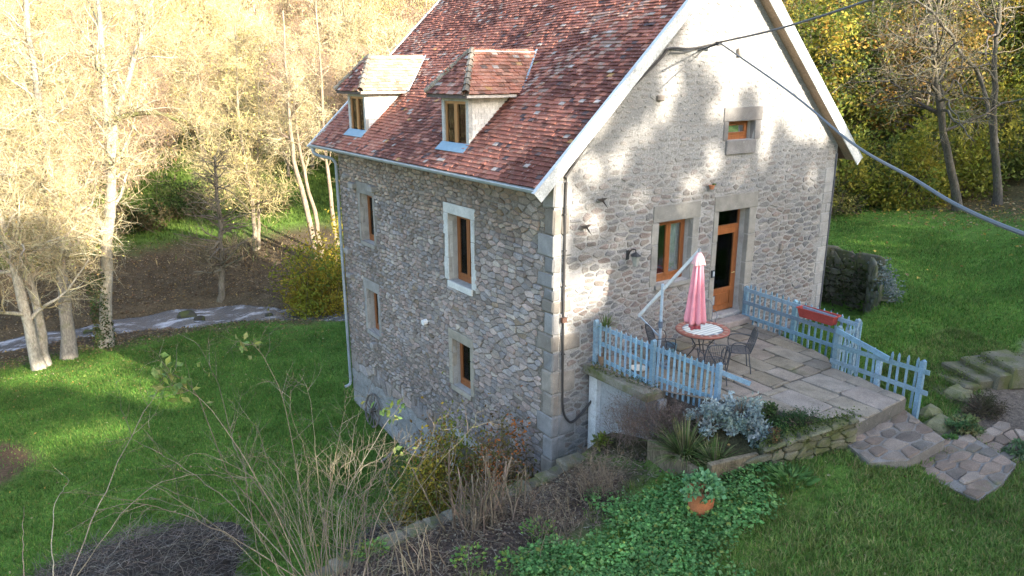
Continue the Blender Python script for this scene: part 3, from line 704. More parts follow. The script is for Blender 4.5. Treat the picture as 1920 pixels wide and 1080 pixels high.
lay_tiles(np.array([EX, Y0, EZ])-vd*.03, np.array([0, 1., 0]), vd, nrm, Y1-Y0, SL, main_inside, roof, R2)
mb = MB()
for k in range(27):
    y = Y0+k*.43; V, F = tubes(np.array([[(RX, y, RZ+.02), (RX, y+.44, RZ+.035)]]), np.array([[.12, .13]]), 10); mb.add(V, F, np.array((.30, .13, .09))*R2.uniform(.7, 1.1))
stuff(mb.build('ridge_tiles', M['tile'], roof))
for side in (0, 1):                                          # soffit boards and rafters of the verges
    for yA, yB in ((Y0+.03, -.002), (L+.002, Y1-.03)):
        mb = MB(); q = [roofp(y, s, h, side) for h in (-.15, -.125) for y, s in ((yA, 0), (yB, 0), (yB, SL-.1), (yA, SL-.1))]; mb.add(q, BOXF, (.30, .22, .16)); mb.build('soffit', M['board'], roof)
for side in (0, 1):                                          # bargeboards
    for yA in (Y0, Y1):
        mb = MB(); q = [roofp(y, s, h, side) for h in (-.17, .061) for y, s in ((yA-.014, -.16), (yA+.014, -.16), (yA+.014, SL+.02), (yA-.014, SL+.02))]; mb.add(q, BOXF, (.60, .60, .58)); mb.build('bargeboard', M['board'], roof)
        mb = MB(); q = [roofp(y, s, h, side) for h in (.062, .078) for y, s in ((yA-.025, -.17), (yA+.06, -.17), (yA+.06, SL+.02), (yA-.025, SL+.02))]; mb.add(q, BOXF, (.50, .53, .56)); mb.build('verge_strip', M['zinc'], roof)
# gutter and downpipe
mb = MB(); a = np.linspace(math.pi, 2*math.pi, 9); prof = np.c_[.075*np.cos(a), .075*np.sin(a)]; gxx, gz = EX-.075, EZ-.015
prof2 = np.vstack([prof, prof[::-1]*.9]); n = len(prof2)
V = [(gxx+p[0], y, gz+p[1]) for y in (Y0+.04, Y1-.02) for p in prof2]; mb.add(V, [[i, (i+1) % n, n+(i+1) % n, n+i] for i in range(n)]+[list(range(n)), list(range(2*n-1, n-1, -1))], (.30, .33, .35))
tube(mb, [(gxx-.078, Y0+.04, gz+.002), (gxx-.078, Y1-.02, gz+.002)], .011, 6, (.38, .41, .43))
gut = mb.build('gutter', M['zinc'], house)
mb = MB(); py = L-.05
tube(mb, smooth_path([(gxx, Y1-.22, gz-.05), (gxx, Y1-.24, gz-.2), (gxx+.1, Y1-.35, gz-.30), (-.2, py+.12, gz-.38), (-.12, py+.02, gz-.48), (-.10, py, gz-.56)], 22), .048, 8, (.26, .30, .34))
tube(mb, [(-.10, py, gz-.55), (-.10, py, -1), (-.10, py, -4.05)], .048, 8, (.24, .28, .32)); tube(mb, [(-.10, py, -4.05), (-.12, py, -4.15), (-.18, py, -4.2), (-.30, py, -4.22)], .048, 8, (.28, .32, .35))
for z in (2, .3, -1.4, -3): tube(mb, [(-.10, py, z), (-.10, py, z+.03)], .056, 8, (.22, .25, .28))
mb.build('downpipe', M['zinc'], house)
tube_mb = MB(); tube(tube_mb, [(W-.05, -.03, 3.55), (W-.045, -.03, 1), (W-.05, -.03, -1.2)], .022, 6, (.10, .10, .11)); tube_mb.build('cable_pipe', M['plain'], house)

# ---- dormers (hipped roof, glazed front, shingled cheeks)
def dormer(yc):
    x0, hw, ze, zb = .0, .575, 5.0, 3.86; ey = .84; ex = -.24; zt = 5.93; xh = .44; ez = 5.04
    xr = EX+(ze-EZ)/TAN; body = MB()
    for s in (-1, 1): box(body, (x0-.03, yc+s*(hw-.05)-.055, zb+.02), (x0+.09, yc+s*(hw-.05)+.055, ze), (.40, .40, .39))
    box(body, (x0-.03, yc-hw+.11, ze-.10), (x0+.09, yc+hw-.11, ze), (.36, .36, .35))
    d = body.build('dormer', M['board'], house)
    for s in (-1, 1):
        y = yc+s*hw; mb = MB(); mb.add([(x0+.09, y-s*.03, EZ+TAN*(x0+.09-EX)-.05), (xr, y-s*.03, ze-.05), (xr-.02, y-s*.03, ze+.02), (x0+.09, y-s*.03, ze+.02)], [[0, 1, 2, 3]], (.34, .33, .32)); mb.build('cheek', M['board'], d)
        if s < 0:
            r = 0; z = zb+.10
            while z < ze+.02:
                u = x0+.06-(.075 if r % 2 else 0)
                while u < xr:
                    w_ = .15; zr = EZ+TAN*(max(u+.02, x0)-EX); lo, hi = z, min(z+.15, ze+.02); a_, b_ = max(u+.003, x0+.06), u+w_-.003
                    # keep the part of each shingle above the main roof
                    poly = clip([(a_, lo), (b_, lo), (b_, hi), (a_, hi)], EX, EZ, TAN, -1)
                    if b_ > a_ and len(poly) >= 3 and area(poly) > .0008:
                        n_ = len(poly); tl = lambda v: .004+.012*(1-(v-lo)/.15)
                        V = [(p[0], y-.0-tl(p[1]), p[1]) for p in poly]+[(p[0], y+.01, p[1]) for p in poly]
                        F = [list(range(n_))[::-1], list(range(n_, 2*n_))]+[[i, (i+1) % n_, n_+(i+1) % n_, n_+i] for i in range(n_)]
                        MB().add(V, F, np.array((.66, .64, .61))*R2.uniform(.82, 1.06)).build('shingle', M['slate'], d)
                    u += w_
                z += .115; r += 1
    # roof deck
    A = [(ex, yc-ey, ez), (ex, yc+ey, ez), (xh, yc, zt)]; xe = EX+(ez-EZ)/TAN; xt = EX+(zt-EZ)/TAN
    P = [(ex, yc-ey, ez), (ex, yc+ey, ez), (xe+.1, yc+ey, ez), (xe+.1, yc-ey, ez), (xh, yc, zt), (xt+.1, yc, zt)]
    mb = MB(); mb.add(P, [[0, 4, 1], [0, 3, 5, 4], [1, 4, 5, 2], [0, 1, 2, 3]], (.14, .11, .09)); mb.build('roof_deck', M['board'], d)
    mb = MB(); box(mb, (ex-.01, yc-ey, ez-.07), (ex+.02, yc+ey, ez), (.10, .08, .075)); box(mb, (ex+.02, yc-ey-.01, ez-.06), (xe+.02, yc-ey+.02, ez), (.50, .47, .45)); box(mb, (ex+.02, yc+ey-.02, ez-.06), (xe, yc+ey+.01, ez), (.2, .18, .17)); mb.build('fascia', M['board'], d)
    # tiles: two sides and the hip
    for s in (-1, 1):
        org = np.array([ex, yc+s*ey, ez]); vdd = norm(np.array([0, -s*ey, zt-ez])); udd = np.array([1., 0, 0]); ndd = np.cross(udd, vdd)*(1 if s < 0 else -1); vl = math.hypot(ey, zt-ez)
        def ins(u, v, vl=vl): return u > (xh-ex)*v/vl-.02 and v < vl-.03 and u < (xe-ex)+(xt-xe)*v/vl+.02
        lay_tiles(org-vdd*.02, udd, vdd, ndd, xt-ex, vl, ins, d, R2, dark=-.3 if s < 0 else 0, uo=yc, vo=3, pale=(.6 if yc > 6 else .15) if s < 0 else 0)  # sunward side tinted paler for lichen and sun glare, most on the sunlit dormer
    vdd = norm(np.array([xh-ex, 0, zt-ez])); vl = math.hypot(xh-ex, zt-ez); udd = np.array([0, 1., 0]); ndd = np.array([-vdd[2], 0, vdd[0]])
    lay_tiles(np.array([ex, yc-ey, ez])-vdd*.02, udd, vdd, ndd, 2*ey, vl, lambda u, v: ey*v/vl-.03 < u < 2*ey-ey*v/vl+.03 and v < vl, d, R2, dark=.55, uo=yc*2, vo=9)
    # half-round hip and ridge tiles, one object each
    def caps(p, q, n, r=.075):
        p = np.array(p); q = np.array(q)
        for k in range(n):
            a_ = p+(q-p)*k/n; b_ = p+(q-p)*(k+1.12)/n; V, F = tubes(np.array([[a_+(0, 0, .015), b_+(0, 0, .0)]]), np.array([[r*1.12, r*.9]]), 8)
            MB().add(V, F, np.array((.20, .175, .14))*R2.uniform(.75, 1.2)).build('hip_tile', M['tile'], d)
    caps((ex-.02, yc-ey-.02, ez+.03), (xh, yc, zt+.03), 7); caps((ex-.02, yc+ey+.02, ez+.03), (xh, yc, zt+.03), 7)
    mb = MB(); box(mb, (xh, yc-.11, zt+.0), (xt, yc+.11, zt+.025), (.5, .48, .44)); mb.build('ridge_flashing', M['zinc'], d)
    # zinc: sill apron and valley strip
    mb = MB(); q = [roofp(yy, s, h) for h in (.06, .08) for yy, s in ((yc-hw-.05, (x0-EX)/CS-.22), (yc+hw+.05, (x0-EX)/CS-.22), (yc+hw+.02, (x0-EX)/CS+.03), (yc-hw-.02, (x0-EX)/CS+.03))]; mb.add(q, BOXF, (.20, .31, .40)); mb.build('apron', M['plain'], d)
    mb = MB()
    q = [roofp(yc-ey+.05, (xe-EX)/CS-.16, .05), roofp(yc-ey-.10, (xe-EX)/CS-.05, .05), roofp(yc-.08, (xt-EX)/CS+.05, .05), roofp(yc+.02, (xt-EX)/CS-.05, .05)]; q += [v+nrm*.02 for v in q]; mb.add(q, BOXF, (.36, .45, .52)); mb.build('valley', M['zinc'], d)
    o = (yc-hw+.11, yc+hw-.11, zb+.03, ze-.10); fmb = MB(); e = lambda u, v, dd: np.array([x0+dd, u, v])
    def bx(m, u0, u1, v0, v1, e0, e1, c=(.30, .145, .055)): box(m, (u0, v0, e0), (u1, v1, e1), c, M=e)
    aa, bb, lo, hi = o; f = .06; mid = (aa+bb)/2
    bx(fmb, aa, aa+f, lo, hi, 0, .07); bx(fmb, bb-f, bb, lo, hi, 0, .07); bx(fmb, aa+f, bb-f, hi-f, hi, 0, .07); bx(fmb, aa+f, bb-f, lo, lo+.10, -.01, .07); bx(fmb, mid-.06, mid+.06, lo+.1, hi-f, -.008, .06)
    fmb.build('window_frame', M['wood'], d)
    for u0, u1 in ((aa+f, mid-.06), (mid+.06, bb-f)):
        g = MB(); bx(g, u0, u1, lo+.1, hi-f, .03, .04, (.5, .5, .5)); g.build('pane', M['glass'], d)
    mb = MB(); box(mb, (x0+.6, yc-hw+.03, zb-.3), (x0+.62, yc+hw-.03, ze), (.12, .09, .06)); mb.build('dormer_room', M['plain'], d)
    return d
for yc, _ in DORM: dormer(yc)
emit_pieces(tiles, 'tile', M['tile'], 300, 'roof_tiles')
# ------------------------------------------------------------------ terrace, landings, steps, walls
R3 = random.Random(33)
def prism(mb, poly, z0, z1, c):
    n = len(poly); V = [(p[0], p[1], z0) for p in poly]+[(p[0], p[1], z1) for p in poly]
    mb.add(V, [list(range(n))[::-1], list(range(n, 2*n))]+[[i, (i+1) % n, n+(i+1) % n, n+i] for i in range(n)], c)
def ccw(poly): return poly if sum(poly[i][0]*poly[(i+1) % len(poly)][1]-poly[(i+1) % len(poly)][0]*poly[i][1] for i in range(len(poly))) > 0 else poly[::-1]
def hull_lims(poly):
    poly = ccw(poly); out = []
    for i in range(len(poly)):
        a, b = poly[i], poly[(i+1) % len(poly)]; out.append((a, (b[1]-a[1], -(b[0]-a[0]))))
    return out
TZ = -.2
TA = [(.80, -.04), (5.6, -.04), (5.5, -1.2), (5.15, -2.65), (4.72, -3.06), (1.78, -3.06), (1.5, -2.7), (1.0, -1.75)]
TB = [(1.78, -3.065), (4.72, -3.065), (4.47, -4.68), (2.68, -4.78)]
mb = MB(); prism(mb, ccw([(1.22, -.04) if p == (.80, -.04) else (1.27, -1.80) if p == (1.0, -1.75) else p for p in TA]), -1.0, TZ-.022, (.10, .09, .075)); prism(mb, ccw(TB), -1.0, TZ-.022, (.13, .12, .105)); terrace = structure(mb.build('terrace', M['paving']))
tmap = lambda z: (lambda u, v, d: np.array([u, v, z-d]))
def clipconv(poly, lims):
    for p, n in lims:
        poly = clip(poly, p[0], p[1], n[0], n[1])
        if len(poly) < 3: return []
    return poly
for pol, ws, ls, g, tv in ((TA, (.40, .58), (.55, .95), .016, .16), (TB, (.5, .7), (.6, 1.1), .007, .07)):
    lim = hull_lims(pol); u = .7+R3.uniform(-.2, 0)
    while u < 5.7:
        wd = R3.uniform(*ws); v = -5-R3.random()
        while v < 0:
            ln = R3.uniform(*ls); q = inset(clipconv(ccw([(u, v), (u+wd, v), (u+wd, v+ln), (u, v+ln)]), lim), g)
            if len(q) >= 3 and area(q) > .02:
                t = np.array((.25, .21, .165) if pol is TA else (.265, .23, .19))*R3.uniform(1-tv, 1+tv)*np.array((1, R3.uniform(.96, 1.02), R3.uniform(.9, 1.03)))
                V, F = stone_geo(q, tmap(TZ-.02), .02+R3.uniform(-.004, .004), R3, .06); MB().add(V, F, t).build('paving_slab', M['paving'], terrace)
            v += ln
        u += wd
# cantilevered concrete edge and the white wall under it
mb = MB(); V, F = chamfer_block((.74, -1.9, -.40), (1.24, -.03, -.222), .02, .008, R3); mb.add(V, F, (.20, .185, .15)); mb.build('slab_edge', M['mossy'], terrace)
wt = empty('terrace_wall', (1, -.9, -1.9), 'white rendered support wall under the terrace edge beside the corner', 'wall')
mb = MB(); box(mb, (1.02, -1.95, -2.4), (1.2, -.045, -.402), (.36, .365, .38)); mb.build('wall_face', M['white'], wt)
mb = MB(); V, F = chamfer_block((.90, -.30, -2.4), (1.03, -.05, -.405), .01, .004, R3); mb.add(V, F, (.66, .67, .68)); mb.build('pillar', M['white'], wt)
def ipoly(pts, z): return [tuple(atz(px, py, z)[:2]) for px, py in pts]
def flag_area(name, pol, z, thick, size, gap, base_c, tints, dv=.03, follow=False):
    """irregular flagstones bedded in pale mortar"""
    mb = MB(); prism(mb, ccw(pol), z-thick, z-dv*(.55 if not follow else 12), base_c); s = structure(mb.build(name, M['paving'])); xs = [p[0] for p in pol]; ys = [p[1] for p in pol]
    for sd, q in rubble_cells(min(xs), max(xs), min(ys), max(ys), lambda u, v: size, hull_lims(pol), [], R3, jit=.25, gap=lambda u, v: gap*R3.uniform(.4, 1.7)):
        if area(q) < .012: continue
        V, F = stone_geo(q, (lambda u, v, d: np.array([u, v, float(height(np.array([u]), np.array([v]))[0])-d])) if follow else tmap(z-dv), dv*R3.uniform(.75, 1.35), R3, .12); MB().add(V, F, np.array(pick(R3, tints))*R3.uniform(.8, 1.2)).build('paving_slab', M['paving'], s)
    return s
FT = [(.175, .13, .10), (.21, .155, .12), (.145, .118, .098), (.225, .18, .145), (.125, .11, .095)]
LAND = ipoly([(1578, 822), (1612, 792), (1690, 762), (1772, 822), (1702, 862), (1630, 866)], -.45)
flag_area('landing', LAND, -.45, .5, (.40, .22), .012, (.19, .17, .15), FT)
LOW = ipoly([(1688, 866), (1752, 824), (1815, 812), (1906, 868), (1880, 905), (1835, 936), (1770, 908)], -.66)
flag_area('lower_paving', LOW, -.66, .4, (.46, .25), .013, (.17, .155, .14), FT)
flag_area('path', ipoly([(1800, 828), (1832, 800), (1882, 786), (1930, 812), (1912, 862), (1870, 846)], -.62), -.62, .4, (.34, .22), .012, (.12, .1, .09), FT, .035, True)
# mossy stone steps climbing to the lawn
st = empty('stone_steps', (6.5, -4.3, -.6), 'mossy stone steps climbing from the path to the grass bank', 'steps')
for i, (p, q, z) in enumerate([((1722, 716), (1782, 748), -.53), ((1742, 694), (1806, 726), -.41), ((1766, 678), (1836, 712), -.29), ((1797, 668), (1872, 702), -.17), ((1836, 658), (1902, 690), -.05)]):
    a = atz(*p, z); b = atz(*q, z); d = norm((b-a)); s = np.array([d[1], -d[0], 0])*-1; L_ = np.linalg.norm(b-a); V, F = chamfer_block((0, 0, -.45), (L_, .62, 0), .035, .025, R3)
    V = np.array([a+d*x-s*y*(-1 if s[0] < 0 else 1)*-1+np.array([0, 0, zz]) for x, y, zz in V]); MB().add(V, F, np.array((.135, .125, .09))*R3.uniform(.8, 1.2)).build('step', M['mossy'], st)
# retaining wall that carries on from the house corner
rw = empty('retaining_wall', (-3, -.7, -4.5), 'low mossy retaining wall running away from the house corner above the lower lawn', 'wall')
mb = MB(); rmap = lambda u, v, d: np.array([u, -.62-d*0+(-d), v]); xs = np.linspace(-9, -.05, 60); tz = lambda x: float(height(np.array([x]), np.array([-.80]))[0])+.04
V = []
for x in xs:
    z = tz(x); V += [(x, -.57, -5), (x, -.57, z), (x, -.86, z), (x, -.86, z-.5)]
mb.add(V, np.array([[4*i+k, 4*i+k+1, 4*i+k+5, 4*i+k+4] for i in range(59) for k in range(3)]), (.10, .09, .07)); mb.build('wall_core', M['mossy'], rw)
x = -8.9
while x < -.2:
    l = R3.uniform(.22, .6); z = tz(x+l/2)-R3.uniform(.0, .10); V, F = chamfer_block((x, -.90, z-.12), (x+l-.02, -.53, z+.05+R3.uniform(-.02, .02)), .03, .015, R3); MB().add(V, F, np.array((.16, .145, .11))*R3.uniform(.8, 1.2)).build('coping_stone', M['mossy'], rw); x += l
cw = rubble_cells(-8.9, -.1, -4.7, -2.15, lambda u, v: (.34, .17), [], [], R3, gap=lambda u, v: .01)
mb = MB()
for s, q in cw:
    if s[1] < tz(s[0])-.2: V, F = stone_geo(q, lambda u, v, d: np.array([u, -.57-d, v]), R3.uniform(.01, .04), R3); mb.add(V, F, np.array((.17, .155, .13))*R3.uniform(.7, 1.25))
stuff(mb.build('wall_stones', M['mossy'], rw))
# dry stone wall of the sunken court to the right of the house
dw = empty('dry_stone_wall', (10.9, 1.5, -1.2), 'dark mossy dry stone wall holding the grass bank beside the house', 'wall')
DW = np.array([(9.3, -1.35), (10.6, -.5), (11.85, .5), (11.8, 2.0), (11.15, 3.5), (9.95, 4.6), (8.9, 4.95)]); mb = MB()
for (a, b) in zip(DW[:-1], DW[1:]):
    d = b-a; l = np.linalg.norm(d); d = d/l; n = np.array([d[1], -d[0]]); n = n if (np.array([9.7, 1.9])-a)@n > 0 else -n
    z1 = max(float(height(*[np.array([q]) for q in a-n*.3])[0]), float(height(*[np.array([q]) for q in b-n*.3])[0]))+.02
    mb.add([(*a, -1.8), (*b, -1.8), (*b, z1), (*a, z1), (*(a-n*.35), z1), (*(b-n*.35), z1)], [[0, 1, 2, 3], [3, 2, 5, 4]], (.06, .055, .04))
    for s, q in rubble_cells(0, l, -1.6, z1, lambda u, v: (.38, .2), [], [], R3, gap=lambda u, v: .012):
        V, F = stone_geo(q, lambda u, v, dd: np.array([*(a+d*u+n*(-dd)), v]), R3.uniform(.02, .08), R3); mb.add(V, F, np.array((.16, .15, .11))*R3.uniform(.6, 1.25))
stuff(mb.build('wall_stones', M['mossy'], dw))
# raised bed edging
bd = empty('bed_edging', (1.5, -4, -.8), 'mossy stone and timber edging round the planted bed below the terrace', 'edging')
for p, q, z, hh in (((.27, -2.47), (.17, -3.66), -.88, .26), ((.15, -3.90), (1.08, -4.12), -.72, .30)):
    V, F = chamfer_block((0, -.05, -.3), (math.dist(p, q), .05, hh-.1), .012, .01, R3); d = norm(np.array(q)-np.array(p)); V = np.array([(p[0]+d[0]*a-d[1]*b, p[1]+d[1]*a+d[0]*b, z+c) for a, b, c in V]); MB().add(V, F, (.14, .115, .08)).build('timber', M['bark'], bd)
ed = [np.array((1.12, -4.15, -.42)), np.array((1.77, -4.47, -.20)), np.array((2.62, -4.79, -.02))]
for a, b in zip(ed[:-1], ed[1:]):
    d = norm((b-a)[:2]); l = math.dist(a[:2], b[:2]); sl = (b[2]-a[2])/l; V, F = chamfer_block((0, -.08, -.6), (l, .09, -.03), .02, .01, R3); V[:, 2] += V[:, 0]*sl
    MB().add(np.array([(a[0]+d[0]*x-d[1]*y, a[1]+d[1]*x+d[0]*y, a[2]+z) for x, y, z in V]), F, (.09, .085, .06)).build('edging_core', M['mossy'], bd)
    for s_, q_ in rubble_cells(0, l, -.55, .03, lambda u, v: (.27, .15), [((0, .02), (0, 1)), ((l, 0), (1, 0))], [], R3, jit=.6, gap=lambda u, v: .008):
        V, F = stone_geo(q_, lambda u, v, dd: np.array([a[0]+d[0]*u+d[1]*(.085-dd), a[1]+d[1]*u-d[0]*(.085-dd), a[2]+v+sl*u]), R3.uniform(.02, .06), R3, .2); MB().add(V, F, np.array((.17, .155, .11))*R3.uniform(.6, 1.25)).build('edging_stone', M['mossy'], bd)
    u_ = 0
    while u_ < l-.1:
        w_ = R3.uniform(.2, .42); V, F = chamfer_block((u_, -.15, -.05), (min(u_+w_, l)-.012, .12, R3.uniform(.005, .045)), .025, .015, R3); V[:, 2] += V[:, 0]*sl; MB().add(np.array([(a[0]+d[0]*x-d[1]*y, a[1]+d[1]*x+d[0]*y, a[2]+z) for x, y, z in V]), F, np.array((.15, .14, .095))*R3.uniform(.7, 1.2)).build('edging_stone', M['mossy'], bd); u_ += w_
# ------------------------------------------------------------------ fences
BC = (.195, .30, .385)
def bl(): return np.array(BC)*R3.uniform(.78, 1.18)*np.array((R3.uniform(.9, 1.12), 1, R3.uniform(.92, 1.05)))
def fence(label, posts, rails, picks, group=None, side=1, post_w=.085, tip=.05):
    """posts: (x,y,zbase,ztop); rails: (p,q); picks: (x,y,z0,z1)"""
    f = empty('picket_fence', tuple(np.array(posts[0][:3])), label, 'fence', group)
    for x, y, z0, z1 in posts: mb = MB(); beam(mb, (x, y, z0), (x, y, z1), post_w, post_w, bl(), up=(1, 0, 0), point=tip*.6); mb.build('post', M['blue'], f)
    for p, q in rails: mb = MB(); beam(mb, p, q, .022, .085, bl()); mb.build('rail', M['blue'], f)
    for x, y, z0, z1 in picks:
        mb = MB(); lean = R3.uniform(-.02, .02); d = picks_dir; beam(mb, (x, y, z0), (x+d[0]*lean, y+d[1]*lean, z1), .042, .02, np.array(bl())*R3.uniform(1.0, 1.2), up=(d[1], -d[0], 0), point=tip); mb.build('picket', M['blue'], f)
    return f
def lerp(a, b, t): return np.array(a)*(1-t)+np.array(b)*t
# fence along the terrace edge (left)
Pa, Pb, Pc, Pd = np.array((.92, -.22)), np.array((1.06, -1.68)), np.array((1.60, -2.78)), np.array((1.92, -3.2))
picks_dir = norm(Pb-Pa); out = np.array((-.035, 0)); posts = [(*Pa, -.26, .72), (*Pb, -.35, .70), (*Pc, -.55, .48)]
rails = []; picks = []
for z0, z1 in ((.60, .54), (.27, .20), (-.06, -.16)): rails.append(((*(Pa-out), z0), (*(Pb-out), z1)))
for z0, z1, z2 in ((.54, .32, .16), (-.02, -.22, -.30)): rails.append(((*(Pb-out), z0), (*(Pc-out), z1))); rails.append(((*(Pc-out), z1), (*(Pd-out), z2)))
for k in range(1, 11): t = k/11; p = lerp(Pa, Pb, t)+out*.2; z = .60-.06*t; picks.append((*p, z-.82, z+.07))
for k in range(1, 12): t = k/12; p = lerp(Pb, Pc, t)+out*.2; z = .54-.22*t; picks.append((*p, z-.80, z+.08))
fence('sagging light blue picket fence on the terrace edge nearest the house corner', posts, rails, picks)
# fence from the door along the far edge of the terrace
picks_dir = np.array((0, -1.)); X = 5.66
posts = [(X, -.09, -.3, .62), (X, -1.42, -.45, .60), (X+.02, -2.9, -.6, .56)]
rails = [((X-.055, -.06, z0), (X-.055, -2.95, z1)) for z0, z1 in ((.575, .48), (.27, .19), (-.06, -.13))]
picks = [(X, -.2-.148*k, -.42-.01*k, .66-.0035*k*2) for k in range(19)]
fence('light blue picket fence running out from the door jamb behind the red planter', posts, rails, picks)
picks_dir = np.array((-1., 0)); posts = [(4.69, -3.1, -.55, .66)]
rails = [((X-.05, -3.0, .42), (4.72, -3.06, .44)), ((X-.05, -3.0, .12), (4.72, -3.06, .10))]
picks = [(X-.09-.125*k, -3.03, -.6, .54-.004*k) for k in range(7)]
fence('short light blue picket return between the two far terrace fences', posts, rails, picks)
picks_dir = np.array((0, -1.)); X = 4.66
posts = [(X, -4.0, -.5, .36), (X-.03, -4.80, -.72, .50)]
rails = [((X-.06, -3.08, .30), (X-.06, -4.95, .33)), ((X-.06, -3.04, -.03), (X-.06, -4.97, -.06))]
picks = [(X, -3.28-.155*k, -.35-.012*k, .38+.012*k) for k in range(10) if abs(-3.28-.155*k+4.0) > .06]
fB = fence('light blue picket fence at the ramp end with pointed end post', posts, rails, picks)
mb = MB(); beam(mb, (X-.02, -3.08, .60), (X-.10, -4.22, .375), .03, .10, bl()*1.08); tag(mb.build('loose_board', M['blue']), 'loose light blue board slanting across the top of the ramp fence', 'board')

# ------------------------------------------------------------------ furniture
PZ = TZ
t = empty('patio_table', (2.66, -1.43, PZ), 'round mosaic patio table with white striped top and terracotta rim', 'table')
mb = MB(); cx, cy, cz = 2.66, -1.43, PZ
lathe(mb, [(.40, .70), (.40, .745), (.0, .745)], (cx, cy, cz), 40, (.22, .25, .28)); mb.build('tabletop', M['ceramic'], t)
mb = MB()
for k in range(9):                                         # white strips of tesserae with grey joints
    d = -.36+k*.09
    hw_ = math.sqrt(max(.40**2-(abs(d)+.038)**2, .0))
    if hw_ > .03: box(mb, (cx-hw_, cy+d-.033, cz+.742), (cx+hw_, cy+d+.033, cz+.750), np.array((.66, .66, .61))*R3.uniform(.92, 1.06))
mb.build('mosaic_strip', M['ceramic'], t)
mb = MB(); lathe(mb, [(.40, .745), (.405, .753), (.52, .753), (.535, .74), (.53, .715), (.40, .715)], (cx, cy, cz), 48, (.30, .11, .08)); rim = mb.build('rim', M['ceramic'], t)
for k in range(36):
    a = k*2*math.pi/36; mb = MB(); V = [(cx+r*math.cos(a+s), cy+r*math.sin(a+s), cz+z) for z in (.752, .758) for r, s in ((.425, -.045), (.425, .045), (.50, .045), (.50, -.045))]; mb.add(V, BOXF, (.36, .13, .09) if k % 2 else (.42, .28, .22)); mb.build('rim_tile', M['ceramic'], rim)
for k in range(4):
    a = k*math.pi/2+.5; mb = MB(); tube(mb, smooth_path([(cx+.36*math.cos(a), cy+.36*math.sin(a), cz+.71), (cx+.14*math.cos(a), cy+.14*math.sin(a), cz+.42), (cx+.16*math.cos(a), cy+.16*math.sin(a), cz+.3), (cx+.36*math.cos(a), cy+.36*math.sin(a), cz)], 16), .013, 6, (.05, .05, .055)); mb.build('leg', M['metal'], t)
mb = MB(); tube(mb, [(cx+.17*math.cos(a), cy+.17*math.sin(a), cz+.36) for a in np.arange(16)*math.pi/8], .009, 5, (.05, .05, .055), closed=True); tube(mb, [(cx+.5*math.cos(a), cy+.5*math.sin(a), cz+.705) for a in np.arange(30)*math.pi/15], .012, 5, (.05, .05, .055), closed=True); mb.build('brace_ring', M['metal'], t)
def chair(loc, rz, label, c=(.055, .058, .068), arms=True, dense=1):
    r = empty('patio_chair', loc, label, 'chair', 'metal chairs round the patio table'); WL[r] = Vector((0, 0, 0)); r.rotation_euler = (0, 0, rz)
    mb = MB(); hw, hd, sh = .23, .22, .43
    ring = [(hw*math.copysign(abs(math.cos(a))**.6, math.cos(a)), hd*math.copysign(abs(math.sin(a))**.6, math.sin(a)), sh) for a in np.arange(24)*math.pi/12]
    tube(mb, ring, .010, 6, c, closed=True)
    for k in range(13): x = -.2+k*.0333; y = hd*math.sqrt(max(0, 1-(abs(x)/hw)**3.3)); tube(mb, [(x, -y, sh), (x, 0, sh-.012), (x, y, sh)], .0042, 4, c)
    for y in (-.12, 0, .12): tube(mb, [(-.22, y, sh-.004), (.22, y, sh-.004)], .004, 4, c)
    mb.build('seat', M['metal'], r)
    mb = MB(); hoop = smooth_path([(-.215, -.19, sh), (-.225, -.25, .62), (-.20, -.30, .80), (-.10, -.32, .86), (.10, -.32, .86), (.20, -.30, .80), (.225, -.25, .62), (.215, -.19, sh)], 34); tube(mb, hoop, .011, 6, c)
    for k in range(11):
        x = -.175+k*.035; tube(mb, [(x, -.20, sh), (x, -.255, .62), (x*.98, -.305, .85-.03*(abs(x)/.175)**3)], .0042, 4, c)
    for z, y in ((.56, -.235), (.70, -.28)): tube(mb, [(-.215, y, z), (.215, y, z)], .004, 4, c)
    mb.build('backrest', M['metal'], r)
    for sx in (-1, 1):
        if arms: mb = MB(); tube(mb, smooth_path([(sx*.225, -.26, .65), (sx*.27, -.1, .66), (sx*.265, .12, .645), (sx*.235, .17, .55), (sx*.225, .16, sh)], 16), .010, 6, c); mb.build('armrest', M['metal'], r)
        for sy in (-1, 1): mb = MB(); tube(mb, [(sx*.20, sy*.17, sh), (sx*.235, sy*.235, 0)], .011, 6, c); mb.build('leg', M['metal'], r)
    return r
chair((2.12, -2.18, PZ), math.radians(-32), 'dark wire patio chair at the near side of the table with its back to us')
chair((1.98, -1.02, PZ), math.radians(-112), 'dark wire patio chair between the parasol pole and the table')
chair((3.02, -2.05, PZ), math.radians(48), 'dark wire patio chair drawn out on the paving right of the table')
chair((3.72, -.52, PZ), math.radians(140), 'grey wire patio chair standing by the front door', c=(.16, .17, .19))
